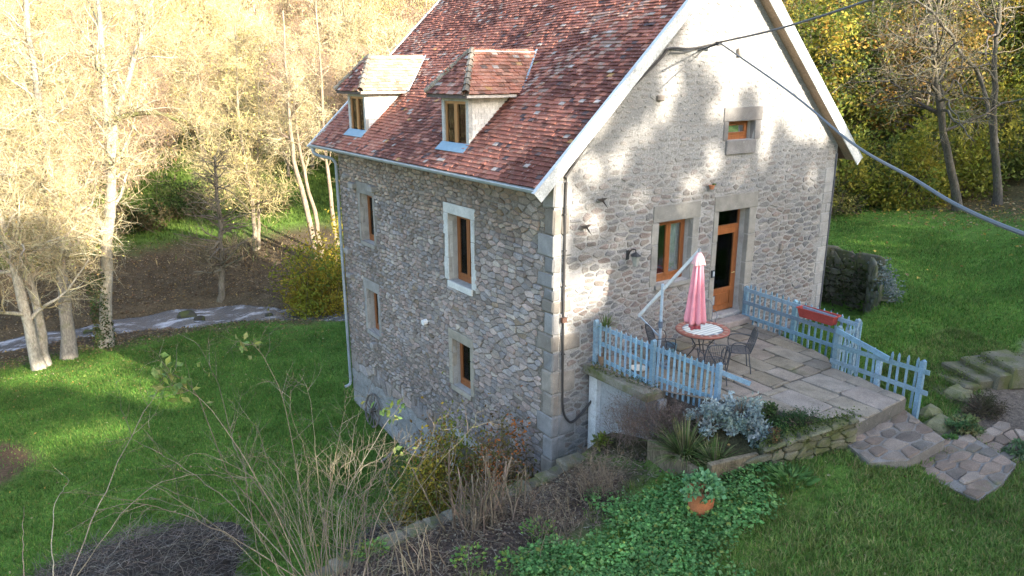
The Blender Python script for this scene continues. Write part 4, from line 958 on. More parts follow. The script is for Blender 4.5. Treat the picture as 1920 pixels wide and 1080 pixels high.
# cantilever parasol, folded
u = empty('parasol', (1.92, -1.0, PZ), 'folded pink cantilever parasol hanging from a white boom', 'parasol')
mb = MB(); box(mb, (1.67, -1.04, PZ), (2.17, -.96, PZ+.05), (.18, .22, .27)); box(mb, (1.88, -1.25, PZ), (1.96, -1.041, PZ+.05), (.18, .22, .27)); box(mb, (1.88, -.959, PZ), (1.96, -.75, PZ+.05), (.18, .22, .27)); mb.build('base', M['metal'], u)
mb = MB(); tube(mb, [(1.92, -1.0, PZ+.05), (1.92, -1.0, 1.5)], .029, 10, (.36, .45, .54)); tube(mb, [(1.92, -1, .60), (1.92, -1, .74)], .045, 8, (.12, .15, .2)); mb.build('pole', M['metal'], u)
mb = MB(); beam(mb, (1.868, -.43, .70), (2.0, -1.80, 2.31), .04, .06, (.60, .63, .66)); mb.build('boom', M['zinc'], u)
mb = MB(); tube(mb, [(1.87, -.45, .71), (1.915, -.97, .42)], .016, 6, (.30, .38, .46)); mb.build('strut', M['metal'], u)
mb = MB(); tube(mb, [(2.0, -1.8, 2.34), (2.0, -1.8, 2.24)], .03, 8, (.25, .27, .3)); mb.build('hub', M['metal'], u)
def folds(mb, prof, nf, seg, c, amp, ph=0., cen=(2.0, -1.8)):
    V = []; a = np.arange(seg)*2*math.pi/seg
    for r, z, k in prof:
        f = np.abs(np.sin(a*nf/2+ph+z*.15))**.7; rr = r*(1-k*amp*(1-f)); V.append(np.stack([cen[0]+rr*np.cos(a), cen[1]+rr*np.sin(a), np.full(seg, z)+.015*np.sin(a*3+ph)*(k > .5)], 1))
    F = [[i*seg+k, i*seg+(k+1) % seg, (i+1)*seg+(k+1) % seg, (i+1)*seg+k] for i in range(len(prof)-1) for k in range(seg)]
    mb.add(np.concatenate(V), np.array(F), c)
mb = MB(); folds(mb, [(.03, 2.23, 0), (.085, 2.10, .5), (.125, 1.8, .9), (.165, 1.45, 1), (.20, 1.15, 1), (.225, .97, 1), (.20, .90, 1), (.05, 1.0, .3)], 8, 72, (.86, .36, .43), .62); can = mb.build('canopy', M['cloth'], u, True)
mb = MB(); folds(mb, [(.035, 2.275, 0), (.09, 2.19, .3), (.135, 2.06, .6), (.13, 2.045, .6), (.10, 2.1, .5)], 8, 48, (.88, .52, .54), .3, .5); mb.build('vent_cap', M['cloth'], can, True)
mb = MB(); folds(mb, [(.07, 1.06, .5), (.105, .92, 1), (.115, .80, 1), (.06, .80, 1)], 6, 48, (.66, .15, .2), .5, 1.1); mb.build('valance', M['cloth'], can, True)
# planter, pots, bits on the terrace
t = empty('window_box', (5.62, -2.08, .40), 'empty red plastic planter box hung on the blue fence rail', 'planter')
mb = MB(); a0 = np.array((5.56, -1.62, .32)); ln = .88; o8 = []
for z, wx, ly, ins in ((0, .085, ln*.44, 0), (.20, .115, ln*.5, 0), (.20, .10, ln*.485, 1), (.12, .095, ln*.47, 1)): o8.append([(5.53-wx, -2.08-ly, .36+z), (5.53+wx, -2.08-ly, .36+z), (5.53+wx, -2.08+ly, .36+z), (5.53-wx, -2.08+ly, .36+z)])
V = np.array(o8).reshape(-1, 3); F = [[3, 2, 1, 0], [12, 13, 14, 15]]+[[4*i+k, 4*i+(k+1) % 4, 4*i+4+(k+1) % 4, 4*i+4+k] for i in range(3) for k in range(4)]
mb.add(V, F, (.33, .055, .045)); mb.build('box_body', M['clay'], t)
mb = MB(); tube(mb, [(5.405, -2.53, .56), (5.655, -2.53, .56), (5.655, -1.63, .56), (5.405, -1.63, .56)], .014, 5, (.38, .07, .055), closed=True); mb.build('rim', M['clay'], t)
mb = MB()
for yy in (-1.8, -2.36): tube(mb, [(5.60, yy, .58), (5.63, yy, .5), (5.60, yy, .36), (5.5, yy, .355)], .006, 4, (.05, .05, .05))
mb.build('bracket', M['metal'], t)
mb = MB(); lathe(mb, [(.0, 0), (.10, 0), (.125, .24), (.115, .24), (.105, .2), (0, .2)], (2.55, -.72, PZ), 16, (.18, .30, .36)); tag(mb.build('bucket', M['plain'], None, False), 'blue grey bucket standing under the patio table against the wall', 'bucket')
mb = MB(); lathe(mb, [(0, 0), (.08, 0), (.17, .08), (.16, .085), (.07, .02), (0, .02)], (1.36, -1.0, PZ), 18, (.60, .57, .50)); tag(mb.build('bowl', M['ceramic']), 'cream bowl on the terrace behind the near blue fence', 'bowl')
mb = MB(); box(mb, (4.45, -.055, 1.02), (4.535, -.028, 1.19), (.04, .05, .06)); k_ = tag(mb.build('key_safe', M['plain']), 'small dark key safe with pale cover on the wall left of the door', 'key safe')
mb = MB(); mb.add(*chamfer_block((4.466, -.075, 1.05), (4.52, -.056, 1.165), .006, .001, R3), (.42, .46, .5)); mb.build('cover', M['plain'], k_)
# wall lamp and two small dark bird shapes on the gable
t = empty('wall_lamp', (1.88, 0, 1.9), 'black wrought iron wall lamp left of the ground floor window', 'lamp')
mb = MB(); tube(mb, smooth_path([(1.88, -.02, 1.86), (1.88, -.12, 2.02), (1.88, -.24, 2.05), (1.88, -.26, 2.0)], 14), .012, 6, (.03, .03, .032)); box(mb, (1.84, -.03, 1.80), (1.92, -.018, 2.0), (.03, .03, .032)); mb.build('arm', M['metal'], t)
mb = MB(); lathe(mb, [(.02, 2.0), (.12, 1.93), (.115, 1.925)], (1.88, -.26, 0), 6, (.03, .03, .032)); lathe(mb, [(.09, 1.92), (.055, 1.72), (.03, 1.70)], (1.88, -.26, 0), 6, (.25, .26, .24)); mb.build('lantern', M['metal'], t)
for x, z, lab, k in ((1.07, 3.1, 'small dark iron bird ornament high on the gable beside the cable', 1), (.68, 2.62, 'dark flying bird ornament lower on the gable near the corner', -1)):
    mb = MB(); y = -.09; V = [(x-.13, y, z+.03), (x+.0, y-.03, z+.05), (x+.17, y, z+.04), (x+.02, y-.02, z-.03), (x+.1, y-.10, z-.16), (x+.04, y+.05, z+.0), (x-.02, y-.05, z+.10*k)]
    mb.add(V, [[0, 3, 1], [1, 3, 2], [0, 5, 3], [3, 5, 2], [3, 4, 1], [3, 5, 4], [0, 1, 5], [1, 2, 5], [1, 6, 5]], (.05, .042, .04)); tube(mb, [(x, y+.03, z), (x, .0, z)], .012, 5, (.04, .04, .04)); tag(mb.build('wall_shape', M['metal']), lab, 'ornament')
mb = MB(); lathe(mb, [(.0, 0), (.04, .0), (.07, .09), (.06, .09), (.0, .05)], (4.2, -.09, 3.05), 10, (.40, .16, .08)); t = tag(mb.build('wall_pot', M['clay']), 'little orange wall pot with trailing green plant above the door', 'pot')
mb = MB()
mb.add(*chamfer_block((4.26, -.1, 3.12), (4.34, -.03, 3.17), .02, .015, R3), (.08, .12, .03)); mb.build('plant', M['leaf'], t)
mb = MB(); tube(mb, [(0.02, 5.26, -.6), (-.14, 5.26, -.62)], .075, 12, (.72, .73, .74)); tag(mb.build('vent_pipe', M['plain']), 'short white vent pipe sticking out of the eave wall', 'pipe')
# cables
t = empty('house_cable', (.22, -.06, 3.6), 'dark cable clipped up the gable along the verge to the wire bracket', 'cable')
mb = MB(); cp = [(3.86, -.24, 6.03), (3.3, -.10, 5.93), (2.74, -.06, 5.92), (2.5, -.05, 5.72), (1.34, -.05, 4.82), (.30, -.05, 3.70), (.235, -.05, 3.5), (.22, -.05, 2.2), (.215, -.05, .83), (.22, -.05, -.5), (.24, -.06, -1.1), (.38, -.07, -1.38), (.52, -.08, -1.40), (.75, -.09, -1.25), (.98, -.16, -.95)]
tube(mb, smooth_path(cp, 90), .024, 6, (.045, .042, .042)); mb.build('cable_run', M['plain'], t)
mb = MB(); tube(mb, smooth_path([(3.8, -.12, 6.0), (3.2, -.06, 5.86), (2.75, -.05, 5.84)], 12), .012, 5, (.06, .06, .06)); mb.build('earth_wire', M['plain'], t)
mb = MB()
for z in (2.9, 2.2, 1.5, .83, .1): box(mb, (.185, -.075, z), (.255, -.015, z+.025), (.05, .05, .05))
box(mb, (.16, -.10, .78), (.27, -.03, .88), (.10, .05, .035)); mb.build('clip', M['plain'], t)
mb = MB(); tube(mb, [(3.95, 0, 5.98), (3.92, -.26, 6.03)], .02, 6, (.05, .05, .055)); tube(mb, [(3.6, -.02, 5.9), (3.92, -.25, 6.02)], .016, 6, (.05, .05, .055)); box(mb, (3.86, -.3, 5.99), (3.96, -.22, 6.07), (.06, .06, .065)); mb.build('bracket', M['metal'], t)
B0 = np.array([3.90, -.28, 6.05])
mb = MB(); e1 = CAM+ray(1630, 0)*10; tube(mb, smooth_path([B0, B0*.5+e1*.5-np.array([0, 0, .05]), e1, e1+(e1-B0)*.8+np.array([0, 0, .2]), e1+(e1-B0)*2+np.array([0, 0, .8])], 60), .019, 6, (.085, .085, .09)); tag(mb.build('overhead_cable', M['plain']), 'dark overhead cable rising from the gable bracket out of the top edge', 'cable')
mb = MB(); c2 = [B0, CAM+ray(1480, 172)*11.2, CAM+ray(1592, 264)*8.3, CAM+ray(1700, 328)*6.3, CAM+ray(1920, 439)*4.3]; c2.append(c2[-1]+(c2[-1]-c2[-2])*2.2+np.array([0, 0, .4]))
tube(mb, smooth_path(c2, 80), .0145, 6, (.09, .105, .12)); tag(mb.build('overhead_cable', M['plain']), 'thick grey cable sagging across the gable past the right roof corner', 'cable')
# wagon wheel, plank
t = empty('wagon_wheel', (-.1, 8.75, -4.85), 'old wooden wagon wheel leaning on the eave wall near the drainpipe', 'wheel')
wc = np.array((-.17, 8.76, -4.40)); wu = norm(np.array((.16, 0, 1.))); wv = np.array((0, 1., 0)); WR = .50
mb = MB(); tube(mb, [wc+WR*(math.cos(a)*wv+math.sin(a)*wu) for a in np.arange(32)*math.pi/16], .032, 6, (.14, .125, .115), closed=True); mb.build('rim', M['bark'], t)
mb = MB(); ax = np.cross(wv, wu); tube(mb, [wc-ax*.09, wc+ax*.09], .075, 10, (.13, .115, .10)); mb.build('hub', M['bark'], t)
for k in range(12): a = k*math.pi/6+.1; d = math.cos(a)*wv+math.sin(a)*wu; mb = MB(); beam(mb, wc+d*.06, wc+d*WR, .024, .03, (.15, .135, .125), up=ax); mb.build('spoke', M['bark'], t)
mb = MB(); beam(mb, (-1.05, 6.3, -4.75), (-.1, 5.9, -3.95), .10, .03, (.20, .18, .16)); tag(mb.build('plank', M['bark']), 'weathered plank propped against the foot of the eave wall', 'plank')
# flower pot in the foreground
pp = np.array((-.38, -4.24)); pz = float(height(pp[:1], pp[1:])[0])-.03
t = empty('flower_pot', (pp[0], pp[1], pz), 'terracotta flower pot with a leafy green plant on the lawn', 'pot')
mb = MB(); lathe(mb, [(0, 0), (.155, 0), (.185, .10), (.20, .26), (.205, .32), (.232, .325), (.238, .40), (.205, .40), (.20, .34), (0, .34)], (pp[0], pp[1], pz), 28, (.38, .135, .06)); mb.build('pot_body', M['clay'], t, False)
POT = (pp[0], pp[1], pz+.36); POT_ROOT = t
# ------------------------------------------------------------------ vegetation helpers
def rvec(n): return norm(nr.normal(size=(n, 3)))
def leaf_geo(P, D, size, col, wid=.45, fold=.25, N=None):
    """folded diamond leaves: P base (n,3), D direction, size (n,)"""
    n = len(P); D = norm(D); S = np.cross(D, rvec(n) if N is None else N); S = norm(S); U = np.cross(S, D); size = np.broadcast_to(size, (n,))[:, None]
    V = np.stack([P, P+D*size*.5+S*size*wid*.5+U*size*fold*.3, P+D*size, P+D*size*.5-S*size*wid*.5+U*size*fold*.3], 1).reshape(-1, 3)
    b = np.arange(n)[:, None]*4; F = np.concatenate([b+np.array([[0, 1, 2]]), b+np.array([[0, 2, 3]])])
    return V, F, np.repeat(np.broadcast_to(col, (n, 3)), 4, axis=0)
def palette(n, cols, wts=None, var=.25, R=None):
    c = np.array(cols, float); k = nr.choice(len(c), n, p=wts); return c[k]*(1+nr.uniform(-var, var, (n, 1)))*(1+nr.uniform(-.06, .06, (n, 3)))
def grow(o, d, ln, nseg, wander, trop, r0, tipf=.25):
    m = len(o); P = np.zeros((m, nseg+1, 3)); P[:, 0] = o; d = norm(d); st = (ln/nseg)[:, None]; trop = np.asarray(trop, float)
    for k in range(nseg): d = norm(d+nr.normal(size=(m, 3))*wander+trop/nseg); P[:, k+1] = P[:, k]+d*st
    R = np.asarray(r0)[:, None]*(1-(1-tipf)*np.linspace(0, 1, nseg+1)[None]**.8); return P, R
def spawn(P, R, n, t0, t1, spread, lfrac, ln, nseg, wander, trop, rf=.55, rmin=.004, upper=0.0, tipf=.25):
    """n children on random parents; returns P,R"""
    m, k, _ = P.shape; L_ = np.linalg.norm(P[:, -1]-P[:, 0], axis=1)+.05; i = nr.choice(m, n, p=L_/L_.sum()); t = nr.uniform(t0, t1, n)*(k-1); a = np.minimum(t.astype(int), k-2); f = (t-a)[:, None]
    o = P[i, a]*(1-f)+P[i, a+1]*f; pd = norm(P[i, a+1]-P[i, a]); rad = R[i, a]*(1-f[:, 0])+R[i, a+1]*f[:, 0]
    side = np.cross(pd, rvec(n)); side = norm(side); side[:, 2] += upper; d = norm(pd*(1-spread)+norm(side)*spread)
    u = t/(k-1); l = ln*(1-lfrac*u)*nr.uniform(.6, 1.3, n); return grow(o, d, l, nseg, wander, trop, np.maximum(rad*rf, rmin), tipf)
def add_tubes(mb, P, R, sides, cols, wts=None, var=.2):
    V, F = tubes(P, R, sides); m = P.shape[0]; c = palette(m, cols, wts, var); mb.add(V, F, np.repeat(c, P.shape[1]*sides, axis=0))
PALE = [(.42,.35,.20),(.50,.43,.27),(.33,.27,.15),(.22,.17,.10),(.48,.44,.31)]
PALEL = [(.46,.37,.13),(.38,.35,.13),(.42,.29,.10),(.26,.30,.10)]
def bare_tree(trunks, radii, n1, n2, n3, ln1, ln2, ln3, t0=.3, trop1=(0, 0, .25), leaves=900, cols=PALE, lcols=PALEL, trunkc=(.42,.38,.31), sides=8, spread=.62, n4=0, lsz=.09, tw=.006, wander=.16):
    tb, cb = MB(), MB(); PP = []
    for pts, r in zip(trunks, radii):
        pts = smooth_path(pts, 16); pts[1:-1] += nr.normal(size=(14, 3))*.03; rr = r*(1-.72*np.linspace(0, 1, 16)**.9); rr[0] *= 1.35; rr[1] *= 1.08
        V, F = tubes(pts[None], rr[None], sides); tb.add(V, F, np.array(trunkc)*nr.uniform(.9, 1.1)); PP.append((pts[None], rr[None]))
    k = len(PP); q = [spawn(p, r, max(2, n1//k), t0, .98, spread, .45, ln1, 7, wander, trop1, .5, .02, .25) for p, r in PP]; P1 = np.concatenate([a for a, b in q]); R1_ = np.concatenate([b for a, b in q])
    add_tubes(tb, P1, R1_, 5, [trunkc], var=.15)
    P2, R2_ = spawn(P1, R1_, n2, .15, 1, .6, .4, ln2, 5, .2, (0, 0, .15), .5, .010); add_tubes(cb, P2, R2_, 4, cols)
    P3, R3_ = spawn(P2, R2_, n3, .1, 1, .6, .3, ln3, 4, .22, (0, 0, .05), .5, tw); add_tubes(cb, P3, R3_, 3, cols)
    tip = P3
    if n4: P4, R4 = spawn(P3, R3_, n4, .1, 1, .65, .2, ln3*.55, 2, .2, (0, 0, 0), .6, tw*.8); add_tubes(cb, P4, R4, 3, cols); tip = P4
    if leaves:
        i = nr.integers(0, len(tip), leaves); j = nr.integers(1, tip.shape[1], leaves); P = tip[i, j]+nr.normal(size=(leaves, 3))*.04
        cb.add(*leaf_geo(P, rvec(leaves)+np.array([0, 0, -.3]), nr.uniform(.6, 1.3, leaves)*lsz, palette(leaves, lcols), .6))
    return tb, cb
def tree_thing(kind, loc, tb, cb, label, group=None, bark='bark', crown='twig', cat='tree'):
    t = empty(kind, loc, label, cat, group); WL[t] = Vector((0, 0, 0)) ; t.location = loc
    tb.build('trunk', M[bark], t, True); cb.build('crown', M[crown], t); return t
def gz(x, y): return float(height(np.array([float(x)]), np.array([float(y)]))[0])
def px_trunk(pts, y0, y1=None):
    """trunk through picture points at a given distance (y), as world points"""
    out = []; n = len(pts); y1 = y0 if y1 is None else y1
    for i, (px, py) in enumerate(pts): out.append(aty(px, py, y0+(y1-y0)*i/(n-1)))
    out[0][2] = gz(out[0][0], out[0][1])-.15; return np.array(out)
def local(loc, arrs): return [a-np.array(loc) for a in arrs]
def unique_tree(kind, label, paths, radii, **kw):
    loc = paths[0][0].copy(); loc[2] += .15; bark = kw.pop('bark', 'palebark'); crown = kw.pop('crown', 'twig'); tb, cb = bare_tree(local(loc, paths), radii, **kw); return tree_thing(kind, tuple(loc), tb, cb, label, None, bark, crown)

def leafy(loc, rx, ry, rz, n, cols, size, label, kind='bush', cat='bush', stems=40, group=None, mat='leaf', shell=.55, wid=.55, stemc=(.14, .11, .08), wts=None, droop=-.2):
    t = empty(kind, loc, label, cat, group); WL[t] = Vector((0, 0, 0)); mb = MB()
    d = rvec(stems); d[:, 2] = np.abs(d[:, 2])*.9+.25; P, R = grow(np.zeros((stems, 3))+nr.normal(size=(stems, 3))*np.array([rx, ry, 0])*.15, d, nr.uniform(.6, 1., stems), 5, .12, (0, 0, .1), np.full(stems, .014)); P = P*np.array([rx, ry, rz]); add_tubes(mb, P, R, 4, [stemc]); mb.build('stems', M['twig'], t)
    nc = max(12, n//90); c = rvec(nc); c[:, 2] = np.abs(c[:, 2]); c *= (shell+(1-shell)*nr.random((nc, 1)))*nr.uniform(.75, 1.08, (nc, 1)); i = nr.integers(0, nc, n); P = c[i]+nr.normal(size=(n, 3))*.13; P[:, 2] = np.abs(P[:, 2])
    cl = palette(nc, cols, wts, .2)[i]*(1+nr.uniform(-.25, .25, (n, 1))); mb = MB(); mb.add(*leaf_geo(P*np.array([rx, ry, rz]), norm(c[i]+nr.normal(size=(n, 3))*.8+np.array([0, 0, droop])), nr.uniform(.6, 1.3, n)*size, cl, wid)); mb.build('foliage', M[mat], t); return t
# ------------------------------------------------------------------ trees along the stream
T3 = px_trunk([(198, 648), (199, 560), (204, 440), (209, 330), (205, 230), (194, 130), (187, 40), (182, -80)], 22.2, 23)
T3b = np.array([T3[2]+(T3[3]-T3[2])*.3, *[aty(px, py, 22.6) for px, py in ((214, 300), (216, 230), (238, 160), (262, 70), (288, 0), (310, -90))]])
T3c = np.array([T3[2], *[aty(px, py, 22.4) for px, py in ((172, 400), (145, 350), (110, 290), (70, 240))]])
tf = unique_tree('poplar_tree', 'tall pale forked tree with ivy dark foot behind the stream edge', [T3, T3b, T3c], [.25, .17, .13], n1=44, n2=380, n3=2400, ln1=3.2, ln2=1.9, ln3=1.0, n4=5600, leaves=1500, t0=.24, trunkc=(.34, .31, .25))
mb = MB(); n = 1500; a = nr.uniform(0, 6.28, n); zz = nr.random(n)**1.4*3.2; mb.add(*leaf_geo(np.stack([np.cos(a)*.30*(1-zz*.05), np.sin(a)*.30*(1-zz*.05), zz], 1)+nr.normal(size=(n, 3))*.05, nr.normal(size=(n, 3)), nr.uniform(.07, .13, n), palette(n, [(.04,.075,.025),(.055,.09,.03),(.09,.08,.03)]), .8)); mb.build('ivy', M['leaf'], tf)
T2 = px_trunk([(128, 668), (122, 560), (108, 450), (92, 330), (80, 220), (60, 90), (40, -60)], 21.4, 21.6)
unique_tree('poplar_tree', 'straight grey trunk tree second from the left at the lawn edge', [T2], [.25], n1=40, n2=360, n3=2800, ln1=3.0, ln2=1.8, ln3=1.0, n4=7400, leaves=1200, t0=.2, trunkc=(.28, .25, .21))
T1 = px_trunk([(74, 684), (52, 610), (28, 500), (4, 420), (-30, 320), (-70, 180)], 20.6, 20.2); T1b = px_trunk([(84, 678), (74, 600), (50, 500), (24, 400), (0, 300), (-20, 170)], 20.9, 21.4)
unique_tree('poplar_tree', 'leaning pale twin trunk tree at the left edge of the lawn', [T1, T1b], [.22, .19], n1=40, n2=360, n3=2600, ln1=2.9, ln2=1.8, ln3=1.0, n4=7000, leaves=1200, t0=.2, trunkc=(.36, .32, .26))
T4 = px_trunk([(417, 592), (416, 500), (413, 420), (406, 345), (402, 292)], 27.2, 27.2)
unique_tree('larch_tree', 'slim dark bare conifer standing in the far stream bank', [T4], [.17], n1=70, n2=420, n3=2600, ln1=2.3, ln2=.85, ln3=.38, leaves=0, t0=.22, trop1=(0, 0, -.12), trunkc=(.15, .13, .10), cols=[(.16,.13,.09),(.22,.18,.11),(.12,.10,.07)], bark='bark', spread=.85, tw=.005)
for pts, r, lab in (([(592, 452), (572, 380), (552, 300), (543, 220), (536, 120), (530, 20)], .17, 'thin leaning trunk tree left of the house, nearest the yellow bush'), ([(604, 452), (590, 400), (572, 330), (556, 240), (552, 140)], .15, 'thin leaning trunk close behind its twin left of the house'), ([(636, 478), (627, 420), (616, 330), (606, 220), (600, 110), (592, 0)], .15, 'thin upright trunk tree directly beside the drainpipe')):
    p = px_trunk(pts, 29, 30); unique_tree('alder_tree', lab, [p], [r], n1=16, n2=120, n3=800, ln1=2.6, ln2=1.3, ln3=.8, n4=2000, leaves=500, t0=.4, trunkc=(.23, .18, .13))
for px, py, s_, lab in ((350, 594, .42, 'dark wet boulder splitting the stream by the bare conifer'), (372, 599, .26, 'smaller dark boulder beside the big one in the stream'), (168, 622, .22, 'dark stone breaking the stream near the ivy clad tree'), (505, 592, .22, 'low dark stone in the stream near the yellow bush')):
    q = atz(px, py, -5.6); V, F = chamfer_block((q[0]-s_, q[1]-s_*.6, -6.1), (q[0]+s_, q[1]+s_*.6, -5.6+s_*.55), s_*.35, .06, R3); mb = MB(); mb.add(V, F, (.055, .052, .045)); tag(mb.build('boulder', M['mossy']), lab, 'boulder')
# mossy broken bough
mb = MB(); bp = [aty(px, py, 21.8) for px, py in ((213, 224), (238, 217), (272, 212), (305, 214), (333, 226))]; tube(mb, smooth_path(bp, 20), np.linspace(.10, .07, 20), 7, (.10, .085, .05)); tube(mb, smooth_path([bp[-1], aty(345, 245, 21.8), aty(352, 270, 21.8)], 8), np.linspace(.04, .012, 8), 5, (.12, .1, .07))
tag(mb.build('broken_bough', M['mossy'], None, True), 'dark mossy bough arching from the tall forked tree', 'branch')
for x, y, s_, lab in ((-2.5, 38.5, 1.3, 'dark green shrub on the meadow left of the bare conifer'), (1.2, 40.5, 1.6, 'dark green shrub on the meadow right behind the bare conifer'), (5.5, 39, 1.3, 'dark green shrub at the far bank before the thin leaning trunks')):
    leafy((x, y, gz(x, y)), 1.9*s_, 1.3*s_, 1.7*s_, 3000, [(.04,.075,.02),(.06,.10,.025),(.09,.11,.035),(.10,.08,.035)], .2, lab, stems=50, shell=.4)
# hillside wood behind: three bare kinds, copied
protos = []
for s, (H, cols, lc) in enumerate(((11, PALE, PALEL), (9, [(.30,.215,.15),(.24,.17,.12),(.36,.27,.19)], [(.34,.20,.08),(.36,.26,.10)]), (12.5, [(.44,.37,.19),(.36,.30,.15),(.26,.21,.11)], [(.46,.38,.11),(.36,.36,.11)]))):
    tr = [np.array([(0, 0, -.3), (.1, .05, H*.25), (-.15, .1, H*.55), (.1, 0, H)])]
    if s != 1: tr.append(np.array([(.2, .1, -.2), (.6, .3, H*.3), (1.2, .2, H*.8)]))
    protos.append(bare_tree(tr, [.16, .12], n1=34, n2=260, n3=1900, ln1=3.4, ln2=1.9, ln3=1.15, n4=5200, leaves=1000, t0=.26, cols=cols, lcols=lc, lsz=.15, tw=.011, trunkc=(.24, .20, .15), sides=6))
spots = []
Rt = random.Random(4)
cand = [(Rt.uniform(-44, 34), Rt.uniform(31, 80)) for _ in range(900)]; cand.sort(key=lambda c: c[1])
for x, y in cand:
    px, py, z = proj(np.array([[x, y, gz(x, y)]]))
    if not (-1100 < px[0] < 830) or (px[0] < -150 and (x < -44 or Rt.random() < .5)): continue
    dens = 2.6 if y > 44 else 3.4
    if y < 49 and 90 < px[0] < 660 and Rt.random() < .86: continue
    if any((x-a)**2+(y-b)**2 < dens**2 for a, b in spots): continue
    spots.append((x, y))
    if len(spots) >= 84: break
first = []
KL = ['pale yellow bare tree of the hillside wood beyond the meadow', 'brownish bare tree of the hillside wood beyond the meadow', 'golden twiggy bare tree of the hillside wood beyond the meadow']
for i, (x, y) in enumerate(spots):
    k = (Rt.choice((1, 1, 0, 2)) if x > 6 else Rt.choice((0, 0, 1, 2, 2))) if i > 2 else i; sc = Rt.uniform(.8, 1.2)
    if len([f for f in first if f[0] == k]) == 0:
        t = tree_thing('hillside_tree', (x, y, gz(x, y)), *protos[k], KL[k], ('pale hillside trees', 'brownish hillside trees', 'golden hillside trees')[k], 'palebark'); first.append((k, t))
    else: copy_tree([f[1] for f in first if f[0] == k][0], (x, y, gz(x, y)), Rt.uniform(0, 6.3), sc)
# far-off wood closing the valley: one mass
def far_wood(name, pts, n, H, cols, sz):
    mb = MB(); pts = np.asarray(pts); i = nr.integers(0, len(pts), n); b = pts[i]; hh = H*(.65+.5*vn(b[:, 0]*.13, b[:, 1]*.13, 8)); z = nr.uniform(.05, 1, n)**.8
    P = np.stack([b[:, 0]+nr.normal(size=n)*1.6*(1.15-z), b[:, 1]+nr.normal(size=n)*1.6*(1.15-z), height(b[:, 0], b[:, 1])+hh*z], 1); D = norm(nr.normal(size=(n, 3))*.5+np.array([0, 0, 1]))
    patch = fbm(b[:, 0]*.07, b[:, 1]*.07, 41, 3)[:, None]; mb.add(*leaf_geo(P, D, nr.uniform(.6, 1.5, n)*sz, palette(n, cols)*(.6+.7*patch), .07)); return stuff(mb.build(name, M['twig']))
fp = [(x, y) for x, y in zip(nr.uniform(-60, 70, 900), nr.uniform(72, 135, 900))]
far_wood('far_wood', fp, 150000, 11, PALE+[(.40,.26,.15)], 1.3)
# undergrowth and twigs on the meadow edge
ug = []
for x, y in zip(nr.uniform(-22, 24, 520), nr.uniform(30, 56, 520)):
    if fbm(x*.15, y*.15, 61, 2) > .60: ug.append((x, y))
far_wood('undergrowth', ug, 9000, 1.3, [(.30,.24,.13),(.38,.30,.17),(.18,.17,.08),(.12,.15,.05)], .5)

# yellow-green bush by the stream and leafy growth
YG = [(.26,.24,.025),(.20,.22,.025),(.32,.25,.03),(.12,.16,.03),(.38,.28,.04)]
leafy((3.55, 23.2, gz(3.55, 23.2)), 2.2, 1.7, 3.9, 7000, YG, .17, 'yellow green leafy bush on the stream bank beside the house', stems=60, shell=.35)
leafy((5.6, 25.5, gz(5.6, 25.5)), 1.8, 1.6, 3.2, 3500, YG, .17, 'smaller yellowing bush half hidden behind the drainpipe corner', shell=.35)

# ------------------------------------------------------------------ wood to the right
RG = [(.27,.23,.032),(.20,.215,.032),(.33,.26,.036),(.13,.165,.028),(.32,.21,.04),(.07,.10,.024),(.05,.075,.02)]
def leaf_tree(H, R_, n, cols, seed, size=.20):
    tb, cb = MB(), MB(); pts = np.array([(0, 0, -.3), (R_*.05, .1, H*.3), (-R_*.06, 0, H*.65), (.1, 0, H*.95)]); pts = smooth_path(pts, 14); V, F = tubes(pts[None], (.15*(1-.75*np.linspace(0, 1, 14)))[None], 7); tb.add(V, F, (.15, .13, .10))
    P1, R1_ = spawn(pts[None], (.15*(1-.75*np.linspace(0, 1, 14)))[None], 34, .08, .98, .75, .35, R_*1.1, 6, .18, (0, 0, .1), .45, .014, .1); add_tubes(tb, P1, R1_, 4, [(.16, .14, .11)])
    P2, R2_ = spawn(P1, R1_, 260, .2, 1, .6, .3, R_*.42, 4, .2, (0, 0, 0), .5, .007); add_tubes(cb, P2, R2_, 3, [(.20, .17, .12), (.28, .25, .18)])
    i = nr.integers(0, 260, n); j = nr.integers(1, 5, n); P = P2[i, j]+nr.normal(size=(n, 3))*.22; cl = palette(260, cols, None, .2)[i]*(1+nr.uniform(-.25, .25, (n, 1))); cb.add(*leaf_geo(P, norm(nr.normal(size=(n, 3))*np.array([1, 1, .45])+np.array([0, 0, -.25])), nr.uniform(.6, 1.3, n)*size, cl, .62)); return tb, cb
rp = [leaf_tree(9, 3.2, 7000, RG, 0), leaf_tree(7.5, 3.0, 6500, [(.21,.22,.03),(.14,.18,.028),(.09,.13,.024),(.055,.085,.02)], 1), leaf_tree(10, 3.3, 6500, [(.33,.21,.045),(.28,.155,.04),(.22,.17,.045),(.16,.15,.035)], 2)]
RLAB = ['yellowing leafy tree of the wood on the right', 'greener leafy tree of the wood on the right', 'orange tinted leafy tree of the wood on the right']; RGp = ['yellowing trees in the right hand wood', 'greener trees in the right hand wood', 'orange trees in the right hand wood']
Rw = random.Random(8); first = {}; sp_ = []
cands = [(Rw.uniform(13, 62), Rw.uniform(0, 46)) for _ in range(1500)]; cands.sort(key=lambda c: math.hypot(c[0]+8, c[1]+11))
for x, y in cands:
    px, py, z = proj(np.array([[x, y, gz(x, y)]])); dd = z[0]
    if not (1440 < px[0] < 2080) or y < .44*(x-17)-1+3.2 and x < 24 or x < 20: continue
    if dd < 36 or any((x-a)**2+(y-b)**2 < (2.5 if dd < 48 else 3.4)**2 for a, b in sp_): continue
    sp_.append((x, y))
    if len(sp_) >= 46: break
